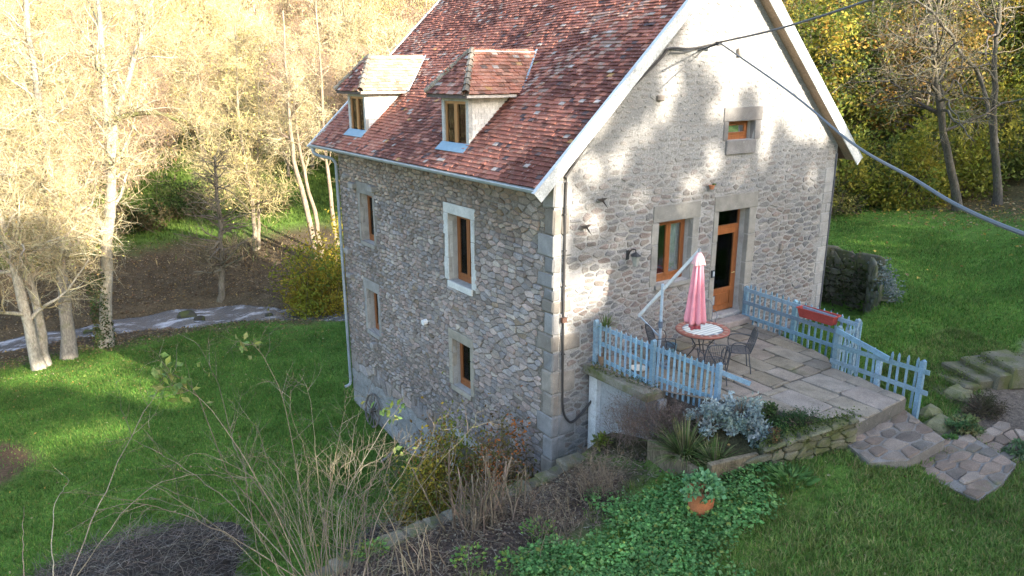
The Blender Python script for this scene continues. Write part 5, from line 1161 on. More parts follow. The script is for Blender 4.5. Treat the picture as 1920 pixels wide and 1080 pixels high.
for i, (x, y) in enumerate(sp_):
    far = math.hypot(x+8, y+11) > 50; k = Rw.choice((0, 1, 1, 0)) if not far else Rw.choice((0, 2, 2, 0)); k = i if i < 3 else k; sc = Rw.uniform(.8, 1.15)
    if k not in first: first[k] = tree_thing('leafy_tree', (x, y, gz(x, y)), *rp[k], RLAB[k], RGp[k], 'bark', 'leaf')
    else: copy_tree(first[k], (x, y, gz(x, y)), Rw.uniform(0, 6.3), sc)
A1 = px_trunk([(1796, 398), (1786, 330), (1772, 250), (1760, 170), (1750, 80), (1742, 0), (1738, -90)], 2.5, 3.4); A2 = px_trunk([(1868, 396), (1868, 300), (1864, 200), (1866, 100), (1874, 0), (1880, -110)], 1.9, 2.4)
A2b = np.array([A2[2]*.3+A2[1]*.7, *[aty(px, py, 3.0) for px, py in ((1838, 150), (1800, 100), (1780, 60), (1740, 20), (1690, -20))]])
TW = [(.13,.11,.075),(.20,.17,.11),(.26,.22,.15)]
unique_tree('oak_tree', 'dark lichened trunk tree with drooping bare branches left of its pair', [A1], [.17], n1=40, n2=200, n3=1500, ln1=3.6, ln2=1.5, ln3=.7, leaves=700, t0=.34, trop1=(0, 0, -.35), trunkc=(.10, .092, .075), cols=TW, lcols=RG, bark='bark', wander=.26, tw=.007)
unique_tree('oak_tree', 'straight grey trunk tree with a crossing limb at the right edge', [A2, A2b], [.165, .09], n1=34, n2=150, n3=1100, ln1=3.2, ln2=1.4, ln3=.7, leaves=600, t0=.34, trop1=(0, 0, -.3), trunkc=(.115, .107, .09), cols=TW, lcols=RG, bark='bark', wander=.26, tw=.007)
# low dark growth at the wood's edge and on the dry wall
for x, y, s, lab in ((17.6, 5.6, 1.0, 'dark low shrub at the wood edge right behind the house corner'), (20.2, 6.0, 1.2, 'dark low shrub at the wood edge below the leaning oak'), (23.5, 6.2, 1.1, 'dark low shrub at the wood edge between both oaks'), (15.3, 7.6, 1.3, 'dark low shrub hugging the house corner side of the wood'), (25.8, 4.6, 1.2, 'dark low shrub at the far right of the wood edge')):
    leafy((x, y, gz(x, y)), 1.5*s, 1.1*s, 1.2*s, 1700, [(.05,.07,.02),(.10,.11,.03),(.16,.15,.04),(.07,.06,.035)], .13, lab, stems=70)
for x, y, sx, sz, lab in ((21.2, 4.6, 1.9, 3.4, 'yellow green hazel bush right behind the left oak trunk'), (24.0, 3.9, 1.9, 3.6, 'yellow green hazel bush right behind the straight oak trunk'), (26.5, 2.6, 2.1, 3.6, 'hazel bush low at the right edge above the bank'), (18.6, 6.2, 1.8, 3.2, 'hazel bush just right of the gable eave end'), (22.5, 8.0, 2.0, 3.2, 'yellow green hazel bush filling the gap behind the oak pair'), (27.5, 7.0, 2.0, 3.4, 'yellow green hazel bush at the right behind the straight oak'), (18.5, 9.0, 1.8, 3.0, 'green hazel bush beside the house corner at the wood edge'), (31, 6.0, 2.2, 3.6, 'tall hazel bush cut by the right edge of the picture')):
    leafy((x, y, gz(x, y)), sx, 1.5, sz, 4200, [(.22,.23,.03),(.15,.18,.03),(.28,.25,.035),(.09,.12,.025)], .19, lab, stems=60, shell=.4)
far2 = [(x, y) for x, y in zip(nr.uniform(40, 110, 900), nr.uniform(0, 70, 900))]
far_wood('far_wood', far2, 30000, 11, [(.30,.20,.06),(.24,.19,.06),(.34,.22,.07),(.14,.14,.05)], 1.2)
def ivy(name, pts, n, sp, size, cols, up=.5):
    mb = MB(); pts = np.asarray(pts); i = nr.integers(0, len(pts), n); P = pts[i]+nr.normal(size=(n, 3))*sp; mb.add(*leaf_geo(P, norm(nr.normal(size=(n, 3))+np.array([0, 0, -.4])), nr.uniform(.6, 1.3, n)*size, palette(n, cols), .7)); return stuff(mb.build(name, M['leaf']))
pts = [(*(DW[k]*(1-t)+DW[k+1]*t), z) for k in range(2, 6) for t in np.linspace(0, 1, 12) for z in np.linspace(-1.1, .0, 6)]
ivy('ivy', pts, 5200, .2, .11, [(.07,.075,.035),(.10,.095,.05),(.065,.09,.03),(.13,.11,.075)])
pts = [(*(DW[0]*(1-t)+DW[2]*t+np.array((.25, -.2))), gz(*(DW[0]*(1-t)+DW[2]*t+np.array((.45, -.4))))+.10) for t in np.linspace(0, 1, 30)]
ivy('grey_shrubbery', pts, 1000, .12, .08, [(.17,.20,.19),(.20,.23,.20),(.12,.16,.13)])

# ------------------------------------------------------------------ planting near the house
def tuft(mb, c, n, ln, spread, w, cols, droop=1.0, nseg=4):
    a = nr.uniform(0, 2*math.pi, n); s = nr.random(n)**.7*spread; l = nr.uniform(.6, 1.2, n)*ln; P = []
    for k in range(nseg+1):
        t = k/nseg; h = l*(t*(1-.35*s*droop)-.55*droop*s*t*t); r = l*s*t; P.append(np.stack([c[0]+np.cos(a)*(r+.04), c[1]+np.sin(a)*(r+.04), c[2]+h], 1))
    P = np.stack(P, 1); S = np.stack([-np.sin(a), np.cos(a), np.zeros(n)], 1); ww = (w*(1-np.linspace(0, 1, nseg+1)**2*.92))[None, :, None]
    V = np.stack([P-S[:, None]*ww, P+S[:, None]*ww], 2).reshape(-1, 3); b = (np.arange(n)*(nseg+1)*2)[:, None]+(np.arange(nseg)*2)[None]; F = np.stack([b, b+1, b+3, b+2], -1).reshape(-1, 4); mb.add(V, F, np.repeat(palette(n, cols), (nseg+1)*2, axis=0))
def tuft_plant(loc, label, n, ln, spread, w, cols, kind='grass_clump', cat='plant', droop=1.0, mat='grassb'):
    t = empty(kind, loc, label, cat); WL[t] = Vector((0, 0, 0)); mb = MB(); tuft(mb, (0, 0, 0), n, ln, spread, w, cols, droop); mb.build('blades', M[mat], t); return t
def at_ground(px, py, z0):
    p = atz(px, py, z0)
    for _ in range(6): p = atz(px, py, gz(p[0], p[1]))
    return p
GR = [(.075,.13,.03),(.06,.105,.03),(.12,.17,.05),(.16,.17,.08)]
bedp = lambda px, py, z: tuple(atz(px, py, z)-np.array((0, 0, .02)))
tuft_plant((.42, -3.15, -.85), 'arching strap leaved grass clump in the bed below the near fence', 260, .85, 1.0, .012, GR+[(.22,.20,.10)])
tuft_plant((.55, -3.7, -.78), 'smaller grass clump leaning over the timber edging', 140, .6, 1.0, .010, GR+[(.22,.20,.10)])
SIL = [(.30,.36,.34),(.24,.30,.28),(.36,.41,.40),(.16,.22,.18)]
for px, py, z, s, lab in ((1.15, -3.05, -.55, .42, 'silvery leaved plant mass left of the bed centre'), (1.55, -3.35, -.45, .46, 'largest silvery leaved plant under the fence rail end'), (1.45, -3.85, -.48, .34, 'silvery leaved plant nearest the stone edging')):
    leafy((px, py, z), s, s, s*1.15, 1500, SIL, .085, lab, kind='silver_plant', cat='plant', stems=40, shell=.5, wid=.5)
leafy((2.05, -4.22, -.30), .48, .36, .36, 2400, [(.05,.11,.035),(.07,.14,.04),(.035,.08,.025)], .05, 'bright green feathery cushion on the stone edging by the ramp', kind='green_cushion', cat='plant', stems=80, wid=.22)
leafy((1.5, -4.15, -.46), .30, .26, .26, 900, [(.07,.09,.04),(.20,.11,.05),(.10,.12,.05)], .06, 'reddish green low plant in the bed behind the edging', kind='low_plant', cat='plant', stems=50, wid=.3)
leafy((1.95, -3.65, -.33), .24, .22, .30, 700, [(.09,.14,.05),(.06,.10,.03)], .06, 'small leafy plant at the terrace brink in the bed', kind='low_plant', cat='plant', stems=30)
def dry_shrub(loc, label, n, ln, spread, r, cols, sub=6, kind='dry_shrub', cat='shrub', up=.8, wander=.12, subl=.35, leaves=0, lcols=None, lsz=.05, base=.12, r2=.4):
    t = empty(kind, loc, label, cat); WL[t] = Vector((0, 0, 0)); mb = MB(); d = rvec(n)*np.array([spread, spread, 0])+np.array([0, 0, up]); o = np.c_[nr.normal(size=(n, 2))*base, np.zeros(n)]
    P, R = grow(o, d, nr.uniform(.55, 1.1, n)*ln, 8, wander, (0, 0, -.05), nr.uniform(.6, 1.2, n)*r, .35); add_tubes(mb, P, R, 5, cols); mb.build('stems', M['twig'], t)
    if sub:
        mb = MB(); P2, R2_ = spawn(P, R, n*sub, .25, 1, .5, .4, ln*subl, 5, .2, (0, 0, .05), r2, .0022); add_tubes(mb, P2, R2_, 3, cols)
        P3, R3_ = spawn(P2, R2_, n*sub*2, .2, 1, .55, .3, ln*subl*.4, 3, .25, (0, 0, .05), .6, .0016); add_tubes(mb, P3, R3_, 3, cols)
        if leaves: i = nr.integers(0, len(P3), leaves); mb.add(*leaf_geo(P3[i, -1], rvec(leaves)+np.array([0, 0, -.4]), nr.uniform(.6, 1.3, leaves)*lsz, palette(leaves, lcols), .6))
        mb.build('twigs', M['twig'], t)
    return t
DRY = [(.16,.125,.09),(.21,.17,.125),(.12,.093,.07)]
dry_shrub((.80, -2.25, -1.0), 'brown dried lavender like shrub under the near blue fence', 190, 1.0, .75, .004, [(.12,.085,.075),(.16,.115,.10),(.10,.075,.06)], sub=8, leaves=1500, lcols=[(.13,.10,.085),(.10,.10,.06)], lsz=.03, base=.2)
dry_shrub((.62, -1.55, -1.25), 'sparse brown shrub in front of the white terrace wall', 80, .85, .65, .004, [(.13,.095,.08),(.17,.125,.10)], sub=7, base=.15)
leafy((.45, -1.0, -1.55), .22, .2, .3, 300, [(.20,.24,.03),(.14,.18,.04)], .08, 'small yellow green weed at the foot of the white terrace wall', kind='weed', cat='plant', stems=14)
# potted spiky plant and moss on the slab
t = empty('potted_plant', (1.02, -.36, PZ), 'spiky green potted plant behind the near end of the blue fence', 'plant'); mb = MB(); lathe(mb, [(0, 0), (.10, 0), (.13, .22), (.11, .22), (0, .18)], (1.02, -.36, PZ), 14, (.20, .13, .09)); mb.build('pot_body', M['clay'], t)
mb = MB(); tube(mb, [(1.02, -.36, PZ+.2), (1.03, -.37, .62)], .022, 6, (.16, .13, .09)); tuft(mb, (1.03, -.37, .60), 46, .36, 1.0, .012, [(.09,.13,.04),(.13,.16,.05),(.06,.09,.03)], 1.0); mb.build('leaves', M['grassb'], t)
# plant in the flower pot
mb = MB(); n = 420; c = rvec(34)*np.array([.25, .25, .16]); c[:, 2] = np.abs(c[:, 2])+.02; i = nr.integers(0, 34, n); mb.add(*leaf_geo(np.array(POT)+np.array([-.04, 0, .06])+c[i]+nr.normal(size=(n, 3))*.04, norm(c[i]+nr.normal(size=(n, 3))*.25), nr.uniform(.6, 1.2, n)*.10, palette(n, [(.15,.31,.13),(.20,.37,.18),(.10,.22,.09)]), .7)); P, R = grow(np.tile(np.array(POT)-np.array([0, 0, .05]), (34, 1)), c, np.full(34, .24), 3, .1, (0, 0, .1), np.full(34, .006)); add_tubes(mb, P, R, 4, [(.12, .16, .06)]); mb.build('plant', M['leaf'], POT_ROOT)
# rocks and cushions between ramp and path
for px, py, z, s, lab in ((1762, 790, -.62, .30, 'mossy rock beside the fence end post'), (1800, 735, -.5, .32, 'rounded rock behind the dark cushion plant by the steps'), (1740, 770, -.6, .26, 'yellow mossy stone at the foot of the end post')):
    p = atz(px, py, z); V, F = chamfer_block((p[0]-s, p[1]-s*.7, z-.35), (p[0]+s, p[1]+s*.7, z+.06), s*.35, .05, R3); mb = MB(); mb.add(V, F, (.17, .165, .10)); tag(mb.build('rock', M['mossy']), lab, 'rock')
leafy(tuple(atz(1838, 775, -.66)), .48, .40, .36, 3200, [(.085,.07,.05),(.12,.10,.06),(.06,.065,.03)], .05, 'dark brown heather cushion between the steps and the path', kind='heather', cat='plant', stems=140, wid=.25)
leafy(tuple(atz(1812, 806, -.72)), .46, .34, .22, 1300, [(.10,.17,.07),(.16,.20,.08),(.22,.22,.10),(.06,.12,.04)], .075, 'variegated low plant spilling onto the lower paving', kind='low_plant', cat='plant', stems=50)
leafy(tuple(atz(1775, 830, -.75)), .24, .2, .14, 500, [(.06,.13,.03),(.08,.16,.04)], .055, 'small bright green tuft at the landing corner', kind='low_plant', cat='plant', stems=20)
leafy(tuple(at_ground(1915, 850, -.8)), .25, .25, .22, 500, [(.10,.17,.08),(.14,.20,.10)], .07, 'grey green plant cut by the right edge of the picture', kind='low_plant', cat='plant', stems=20)
# bushes at the foot of the eave wall, pruned stumps and cane shrub
leafy((-1.6, 1.7, -4.6), 1.45, 1.1, 2.9, 15000, [(.28,.24,.035),(.19,.21,.04),(.36,.26,.035),(.12,.16,.03),(.16,.10,.03)], .085, 'yellow and green bush crowded between retaining wall and eave wall', stems=90, shell=.45)
leafy((-.75, .75, -4.5), 1.0, .85, 3.1, 10000, [(.16,.115,.04),(.12,.12,.04),(.20,.14,.04),(.10,.07,.035),(.33,.11,.03)], .08, 'rusty leaved bush with orange tips near the house corner', stems=90, shell=.5)
p = at_ground(905, 985, -1.5); t = empty('pruned_shrub', tuple(p), 'hard pruned shrub of upright cut stems above the retaining wall', 'shrub'); WL[t] = Vector((0, 0, 0))
n = 58; o = np.c_[nr.normal(size=n)*.34, nr.normal(size=n)*.2, np.zeros(n)-.1]; d = np.c_[nr.normal(size=n)*.16, nr.normal(size=n)*.14, np.ones(n)]; P, R = grow(o, d, nr.uniform(.25, 1.5, n), 6, .08, (0, 0, .1), nr.uniform(.008, .025, n), .65)
SC = [(.17,.13,.095),(.22,.175,.13),(.13,.10,.075)]; mb = MB(); V, F = tubes(P, R, 6); mb.add(V, F, np.repeat(palette(n, SC), 7*6, axis=0))
for k in range(n): tp = V[(k*7+6)*6:(k*7+7)*6]; mb.add(tp, [list(range(6))], (.34, .28, .2))
mb.build('stems', M['bark'], t); mb = MB(); P2, R2_ = spawn(P, R, 380, .1, 1, .5, .3, .6, 5, .2, (0, 0, .1), .35, .003); add_tubes(mb, P2, R2_, 4, SC); mb.build('twigs', M['twig'], t)
dry_shrub(tuple(at_ground(1120, 930, -1.4)), 'fine brown twiggy shrub on the slope below the house corner', 90, .85, .55, .005, DRY, sub=6, base=.2)
dry_shrub(tuple(at_ground(790, 1075, -2)), 'thin pruned saplings at the bottom edge beside the wall top', 12, 1.15, .16, .013, [(.26,.21,.15),(.21,.17,.12)], sub=2, base=.16, up=1)
dry_shrub(tuple(at_ground(1040, 1010, -1.4)), 'small tangle of dry stems right of the pruned shrub', 40, .75, .6, .006, DRY, sub=4, base=.22)
dry_shrub(tuple(at_ground(735, 900, -4)), 'dry weed stalks standing at the lower corner of the eave wall', 16, 1.4, .3, .006, DRY, sub=5, base=.2)
# the big bare cane shrub in the foreground: canes placed one by one
cb0 = np.array([-4.95, -.35, gz(-4.95, -1.2)-.5]); t = empty('cane_shrub', tuple(cb0), 'big bare cane shrub with long arching shoots in front of the lower lawn', 'shrub'); WL[t] = Vector((0, 0, 0))
def cane(pts, d0, d1): return np.array([CAM+ray(px, py)/np.linalg.norm(ray(px, py))*(d0+(d1-d0)*i/(len(pts)-1)) for i, (px, py) in enumerate(pts)])-cb0
CN = [([(585, 1085), (520, 960), (450, 860), (420, 760), (400, 700), (372, 645)], 10.9, 10.2, .014), ([(600, 1085), (560, 900), (540, 780), (510, 700), (478, 650), (455, 648)], 11.0, 10.6, .013), ([(560, 1085), (490, 960), (430, 890), (370, 740), (330, 705), (292, 690)], 10.8, 9.9, .013),
 ([(575, 1085), (500, 930), (420, 800), (360, 735), (322, 722)], 10.7, 9.8, .012), ([(620, 1085), (600, 940), (590, 830), (580, 740), (560, 700)], 11, 11, .012), ([(640, 1085), (650, 940), (660, 840), (668, 790), (690, 740)], 11.1, 11.4, .012),
 ([(630, 1085), (640, 950), (690, 850), (728, 790), (750, 760)], 11.1, 11.6, .011), ([(610, 1085), (615, 940), (640, 800), (650, 745)], 11, 11.2, .012), ([(570, 1085), (470, 980), (380, 900), (300, 850), (240, 820)], 10.7, 9.7, .011), ([(560, 1085), (440, 1010), (330, 960), (230, 945), (120, 1000)], 10.6, 9.6, .010),
 ([(590, 1085), (545, 950), (500, 860), (480, 800), (430, 760)], 10.9, 10.4, .011), ([(605, 1085), (580, 960), (575, 860), (548, 780), (545, 730)], 11, 10.8, .012), ([(650, 1085), (675, 960), (700, 900), (740, 860), (790, 820)], 11.2, 11.8, .010), ([(100, 1085), (98, 1000), (105, 940), (130, 900)], 9.4, 9.6, .010), ([(45, 1085), (42, 1010), (45, 950)], 9.2, 9.3, .008),
 ([(130, 1085), (190, 940), (240, 830), (290, 740), (330, 690)], 9.6, 10, .010), ([(140, 1085), (260, 930), (360, 890), (450, 900)], 9.6, 10.2, .009), ([(625, 1085), (660, 1000), (720, 930), (735, 840)], 11.1, 11.7, .010), ([(580, 1085), (560, 1000), (480, 900), (380, 850), (330, 870), (300, 905)], 10.7, 10, .009)]
PA, RA = [], []
for pts, d0, d1, r in CN: q = smooth_path(cane(pts, d0, d1), 18); q[2:-1] += nr.normal(size=(15, 3))*.007; PA.append(q); RA.append(r*.68*(1-.72*np.linspace(0, 1, 18)))
for k in range(40):                                         # more stems from the same stool
    px = rnd.gauss(620, 52); tx = px+(px-620)*rnd.uniform(.3, 1.5)+rnd.gauss(0, 40); ty = rnd.uniform(770, 950); d0 = rnd.uniform(10.6, 11.3); q = smooth_path(cane([(px, 1090), (px*.6+tx*.4+rnd.gauss(0, 14), 1090*.5+ty*.5), (tx, ty)], d0, d0+rnd.uniform(-.4, .4)), 18); q[2:-1] += nr.normal(size=(15, 3))*.008; PA.append(q); RA.append(rnd.uniform(.003, .008)*(1-.7*np.linspace(0, 1, 18)))
PA, RA = np.array(PA), np.array(RA); CC = [(.17,.135,.10),(.22,.185,.14),(.12,.10,.078),(.15,.135,.085)]
mb = MB(); add_tubes(mb, PA, RA, 6, CC); mb.build('canes', M['twig'], t)
P2, R2_ = spawn(PA, RA, 330, .3, 1, .5, .4, .75, 6, .16, (0, 0, .05), .55, .0035); P3, R3_ = spawn(P2, R2_, 620, .2, 1, .5, .3, .32, 4, .2, (0, 0, .05), .6, .0025); mb = MB(); add_tubes(mb, P2, R2_, 4, CC); add_tubes(mb, P3, R3_, 3, CC); mb.build('twigs', M['twig'], t)
mb = MB(); lp = []
for k, m_ in ((0, 3), (1, 14), (2, 24), (3, 30), (6, 26), (12, 8), (5, 4), (15, 6)): lp += [PA[k, -1-nr.integers(0, 4)]+nr.normal(size=3)*.09 for _ in range(m_)]
lp = np.array(lp); n = len(lp); mb.add(*leaf_geo(lp, norm(nr.normal(size=(n, 3))*.6+np.array([0, 0, -.5])), nr.uniform(.7, 1.3, n)*.12, palette(n, [(.20,.26,.06),(.15,.24,.07),(.26,.27,.09)]), .55)); mb.build('leaves', M['leaf'], t)
# dark heaps of prunings on the lower lawn
def heap(loc, rx, ry, rz, n, label, cols):
    t = empty('brush_heap', loc, label, 'heap'); WL[t] = Vector((0, 0, 0)); mb = MB(); a = np.linspace(0, 2*math.pi, 37)[:-1]; V = [(0, 0, rz)]
    for k in range(1, 7): q = k/6; V += [(rx*q*math.cos(b)*(1+.12*math.sin(3*b+k)), ry*q*math.sin(b)*(1+.12*math.cos(2*b)), rz*(1-q*q)-.06*q+.05*math.sin(b*5+k*2)) for b in a]
    F3 = [[0, 1+i, 1+(i+1) % 36] for i in range(36)]; F4 = [[1+k*36+i, 1+(k+1)*36+i, 1+(k+1)*36+(i+1) % 36, 1+k*36+(i+1) % 36] for k in range(5) for i in range(36)]; mb.add(V, F3+F4, (.06, .052, .045)); mb.build('core', M['ground'], t)
    q = np.sqrt(nr.random(n)); b = nr.uniform(0, 2*math.pi, n); o = np.stack([rx*q*np.cos(b), ry*q*np.sin(b), rz*(1-q*q)+.02], 1); P, R = grow(o, nr.normal(size=(n, 3))*np.array([1, 1, .35]), nr.uniform(.2, .7, n), 4, .2, (0, 0, 0), np.full(n, .006)); mb = MB(); add_tubes(mb, P, R, 3, cols); mb.build('twigs', M['twig'], t)
DK = [(.10,.088,.078),(.16,.14,.12),(.21,.185,.155),(.07,.062,.056)]
heap((-7.5, 4.2, gz(-7.5, 4.2)), 2.3, 1.8, .42, 2600, 'dark heap of old prunings at the bottom left of the lawn', DK); heap((-3.1, 1.5, gz(-3.1, 1.5)), 1.1, .9, 1.1, 900, 'blackish heap of prunings against the retaining wall', DK)
# ------------------------------------------------------------------ grass, ground cover, leaf litter
def in_poly(x, y, poly):
    c = np.zeros(len(x), bool); n = len(poly); j = n-1
    for i in range(n):
        xi, yi = poly[i][:2]; xj, yj = poly[j][:2]; c ^= ((yi > y) != (yj > y)) & (x < (xj-xi)*(y-yi)/(yj-yi+1e-12)+xi); j = i
    return c
def blades(name, n, xr, yr, keep, ln, wd, cols, lean=.5, patch=.25):
    x = nr.uniform(*xr, n); y = nr.uniform(*yr, n); pz = height(x, y); px, py, z = proj(np.stack([x, y, pz], 1)); k = keep(x, y)*((px > -420) & (px < 2340) & (py > -40) & (py < 1350)); k = nr.random(n) < k; x, y, pz = x[k], y[k], pz[k]; m = len(x)
    f = fbm(x*.7, y*.7, 31, 4); l = nr.uniform(.5, 1.25, m)*ln*(.6+.9*fbm(x*1.7, y*1.7, 71, 2)); a = nr.uniform(0, 2*math.pi, m); D = np.stack([np.cos(a), np.sin(a), np.zeros(m)], 1); S = np.stack([-np.sin(a), np.cos(a), np.zeros(m)], 1); B = np.stack([x, y, pz-.01], 1); le = nr.random(m)[:, None]*lean
    T = B+l[:, None]*(np.array([0, 0, 1.])+D*le*1.4); Md = B+l[:, None]*.55*(np.array([0, 0, 1.])+D*le*.6); w_ = nr.uniform(.6, 1.3, m)[:, None]*wd
    V = np.stack([B-S*w_*.5, B+S*w_*.5, Md+S*w_*.42, T, Md-S*w_*.42], 1).reshape(-1, 3); b = np.arange(m)[:, None]*5; F4 = b+np.array([[0, 1, 2, 4]]); F3 = b+np.array([[4, 2, 3]])
    c = palette(m, cols)*(1-patch+2*patch*f[:, None]); mb = MB(); mb.add(V, F4, np.repeat(c, 5, axis=0)); mb.F.setdefault(3, []).append(F3); return stuff(mb.build(name, M['grassb']))
NOGO = [ccw(TA), ccw(TB), ccw(LAND), ccw(LOW)]
def free(x, y):
    k = np.ones(len(x))
    for p in NOGO: k *= ~in_poly(x, y, p)
    return k*(sstep(.5, .95, seg_dist(x, y, PATHL)))
G1 = [(.115,.20,.042),(.14,.23,.045),(.17,.21,.06),(.09,.18,.036),(.24,.23,.09)]
G2 = [(.07,.165,.025),(.085,.19,.028),(.105,.205,.033),(.055,.14,.022),(.17,.21,.05)]
def k_front(x, y):
    bed = in_poly(x, y, BED) | ((x > .2) & (y > -2.6) & (x < 4.8)); return free(x, y)*(~bed)*sstep(-2.6, -.4, x-.55*(y+6.0))*sstep(.2, .5, fbm(x*1.3, y*1.3, 12, 3)+.1)
blades('grass', 230000, (-4, 9), (-10, -3.2), k_front, .085, .012, G1, .9, .35)
def k_right(x, y):
    return free(x, y)*(x > 5.0)*(~((x > 8.4) & (x < 12.0) & (y > .1)))*(1-.8*sstep(0, 1, (x-17.0-.3*(y-3))*.5+fbm(x*.7, y*.7, 31, 4)))*(1-.7*sstep(.35, .8, height(x, y)-.25*sstep(12, 16, x))*(y < 3))
blades('grass', 200000, (5, 21), (-8, 8), k_right, .085, .016, G2, .9)
def k_low(x, y):
    mt = np.exp(-(((x+10.5)/1.9)**2+((y-12.2)/2.2)**2)); return (y > -.4)*(x < .0)*(1-.85*sstep(20.8, 22.6, y+1.6*(fbm(x*.7, y*.7, 31, 4)-.5)*2+np.where(x > -1, (x+1)*.55, 0)))*(1-.9*sstep(.35, .6, mt))
blades('grass', 260000, (-15, .1), (-.5, 23), k_low, .085, .017, G2, .9)
blades('grass', 30000, (0, 5), (10.8, 23), lambda x, y: 1-.85*sstep(18.2, 20.5, y), .085, .017, G2, .9)
blades('grass', 60000, (-16, 24), (33, 62), lambda x, y: sstep(34, 38, y)*1.0, .22, .06, [(.09,.15,.025),(.11,.165,.03),(.075,.125,.022)], .9)
# ground cover patch left of the flower pot
x = nr.uniform(-4.4, 1.4, 60000); y = nr.uniform(-6.6, -1.6, 60000); e = -.3*((x+1.2)/2.0)**2-.40*((y+4.0-.25*(x+1))/1.5)**2+1.0*fbm(x*1.1, y*1.1, 55, 3)+.08
bedm = in_poly(x, y, BED) | ((x > .3) & (y > -2.4)); k = (nr.random(60000) < sstep(.16, .40, e)) & ~bedm; x, y = x[k], y[k]; n = len(x); hz = .03+.14*nr.random(n)*fbm(x*2.2, y*2.2, 57, 2)*1.6; P = np.stack([x, y, height(x, y)+hz], 1); f = fbm(x*2, y*2, 58, 3)[:, None]
mb = MB(); mb.add(*leaf_geo(P, norm(nr.normal(size=(n, 3))*np.array([1, 1, .35])+np.array([0, 0, .15])), nr.choice([.035, .05, .075], n)*nr.uniform(.7, 1.2, n), palette(n, [(.115,.26,.075),(.15,.31,.095),(.09,.21,.06),(.19,.33,.11),(.26,.30,.07)], [.3,.25,.25,.15,.05])*(.55+.9*f), .85, .35, N=norm(nr.normal(size=(n, 3))*.35+np.array([0, 0, 1])))); stuff(mb.build('ground_cover', M['leaf']))
for px, py, lab in ((1482, 902, 'broad leaved green weed clump right of the flower pot'), (1400, 880, 'leafy weed clump under the stone edging')):
    p = at_ground(px, py, -.95); t = empty('weed_clump', tuple(p), lab, 'plant'); WL[t] = Vector((0, 0, 0)); n = 150; mb = MB(); a = nr.uniform(0, 6.28, n); r = nr.random(n)**.5*.30; mb.add(*leaf_geo(np.stack([np.cos(a)*r, np.sin(a)*r, nr.random(n)*.06+.02], 1), np.stack([np.cos(a), np.sin(a), nr.uniform(.2, 1.0, n)], 1), nr.uniform(.10, .2, n), palette(n, [(.07,.15,.035),(.10,.19,.05)]), .35)); mb.build('leaves', M['leaf'], t)
for px, py, lab in ((700, 1040, 'small green weed on the bare soil at the wall top'), (770, 1000, 'green weed between the pruned saplings'), (960, 1060, 'leafy weed at the bottom edge under the pruned shrub'), (1010, 1000, 'small leafy weed right of the pruned stems'), (880, 1050, 'little weed on the debris below the pruned shrub')):
    p = at_ground(px, py, -1.6); t = empty('weed_clump', tuple(p), lab, 'plant'); WL[t] = Vector((0, 0, 0)); n = 110; mb = MB(); a = nr.uniform(0, 6.28, n); r = nr.random(n)**.5*.26; mb.add(*leaf_geo(np.stack([np.cos(a)*r, np.sin(a)*r, nr.random(n)*.12+.02], 1), np.stack([np.cos(a), np.sin(a), nr.uniform(.1, .7, n)], 1), nr.uniform(.05, .09, n), palette(n, [(.10,.21,.05),(.13,.26,.07),(.20,.27,.06)]), .7)); mb.build('leaves', M['leaf'], t)
# ragged tufts: lawn, ground cover and the edges of the paving
mb = MB(); tp = []
for pol in (LAND, LOW):
    for i in range(len(pol)):
        a_, b_ = np.array(pol[i]), np.array(pol[(i+1) % len(pol)]); cc = np.mean(pol, axis=0)
        for t_ in np.arange(0, 1, .09/max(.1, np.linalg.norm(b_-a_))): q = a_*(1-t_)+b_*t_; q = q+norm(q-cc)*rnd.uniform(-.03, .12); tp.append((q, rnd.uniform(.07, .15), 9))
for k in range(420):
    q = np.array((rnd.uniform(-3, 5), rnd.uniform(-8.5, -4.6)))
    if k_front(q[:1], q[1:])[0] > .5: tp.append((q, rnd.uniform(.08, .20), 14))
for k in range(160): q = np.array((rnd.uniform(-4, 1), rnd.uniform(-6, -2.6))); tp.append((q, rnd.uniform(.12, .28), 10))
for q, l_, n_ in tp:
    if any(in_poly(q[:1], q[1:], p_)[0] for p_ in NOGO[:2]) or (q[0] > .3 and q[1] > -2.4): continue
    tuft(mb, (q[0], q[1], gz(q[0], q[1])-.01), n_, l_, .75, .006, G1[:3] if rnd.random() < .7 else [(.20,.19,.08),(.13,.17,.04)], .8, 3)
stuff(mb.build('grass_tufts', M['grassb']))
ivy('moss', [(*(ed[k]*(1-t)+ed[k+1]*t)[:2], (ed[k]*(1-t)+ed[k+1]*t)[2]+.02) for k in (0, 1) for t in np.linspace(0, 1, 30)], 1500, .07, .04, [(.08,.11,.03),(.12,.15,.04),(.05,.08,.02)])
ivy('moss', [(x_, -.72, tz(x_)+.02) for x_ in np.linspace(-5.5, -.3, 60) if fbm(np.array([x_*1.3]), np.array([2.]), 5, 2)[0] > .48], 1500, .09, .04, [(.12,.16,.04),(.18,.20,.05),(.08,.11,.03)])
sp5 = []
for px, py, z in ((1760, 735, -.56), (1780, 712, -.46), (1806, 696, -.36), (1838, 686, -.24), (1872, 676, -.12)):
    q = atz(px, py, z); sp5 += [q+np.array((rnd.uniform(-.35, .35), rnd.uniform(-.3, .3), 0)) for _ in range(14)]
ivy('moss', [(q[0], q[1], q[2]) for q in sp5], 1800, .05, .035, [(.09,.12,.035),(.13,.15,.045),(.06,.085,.025)])
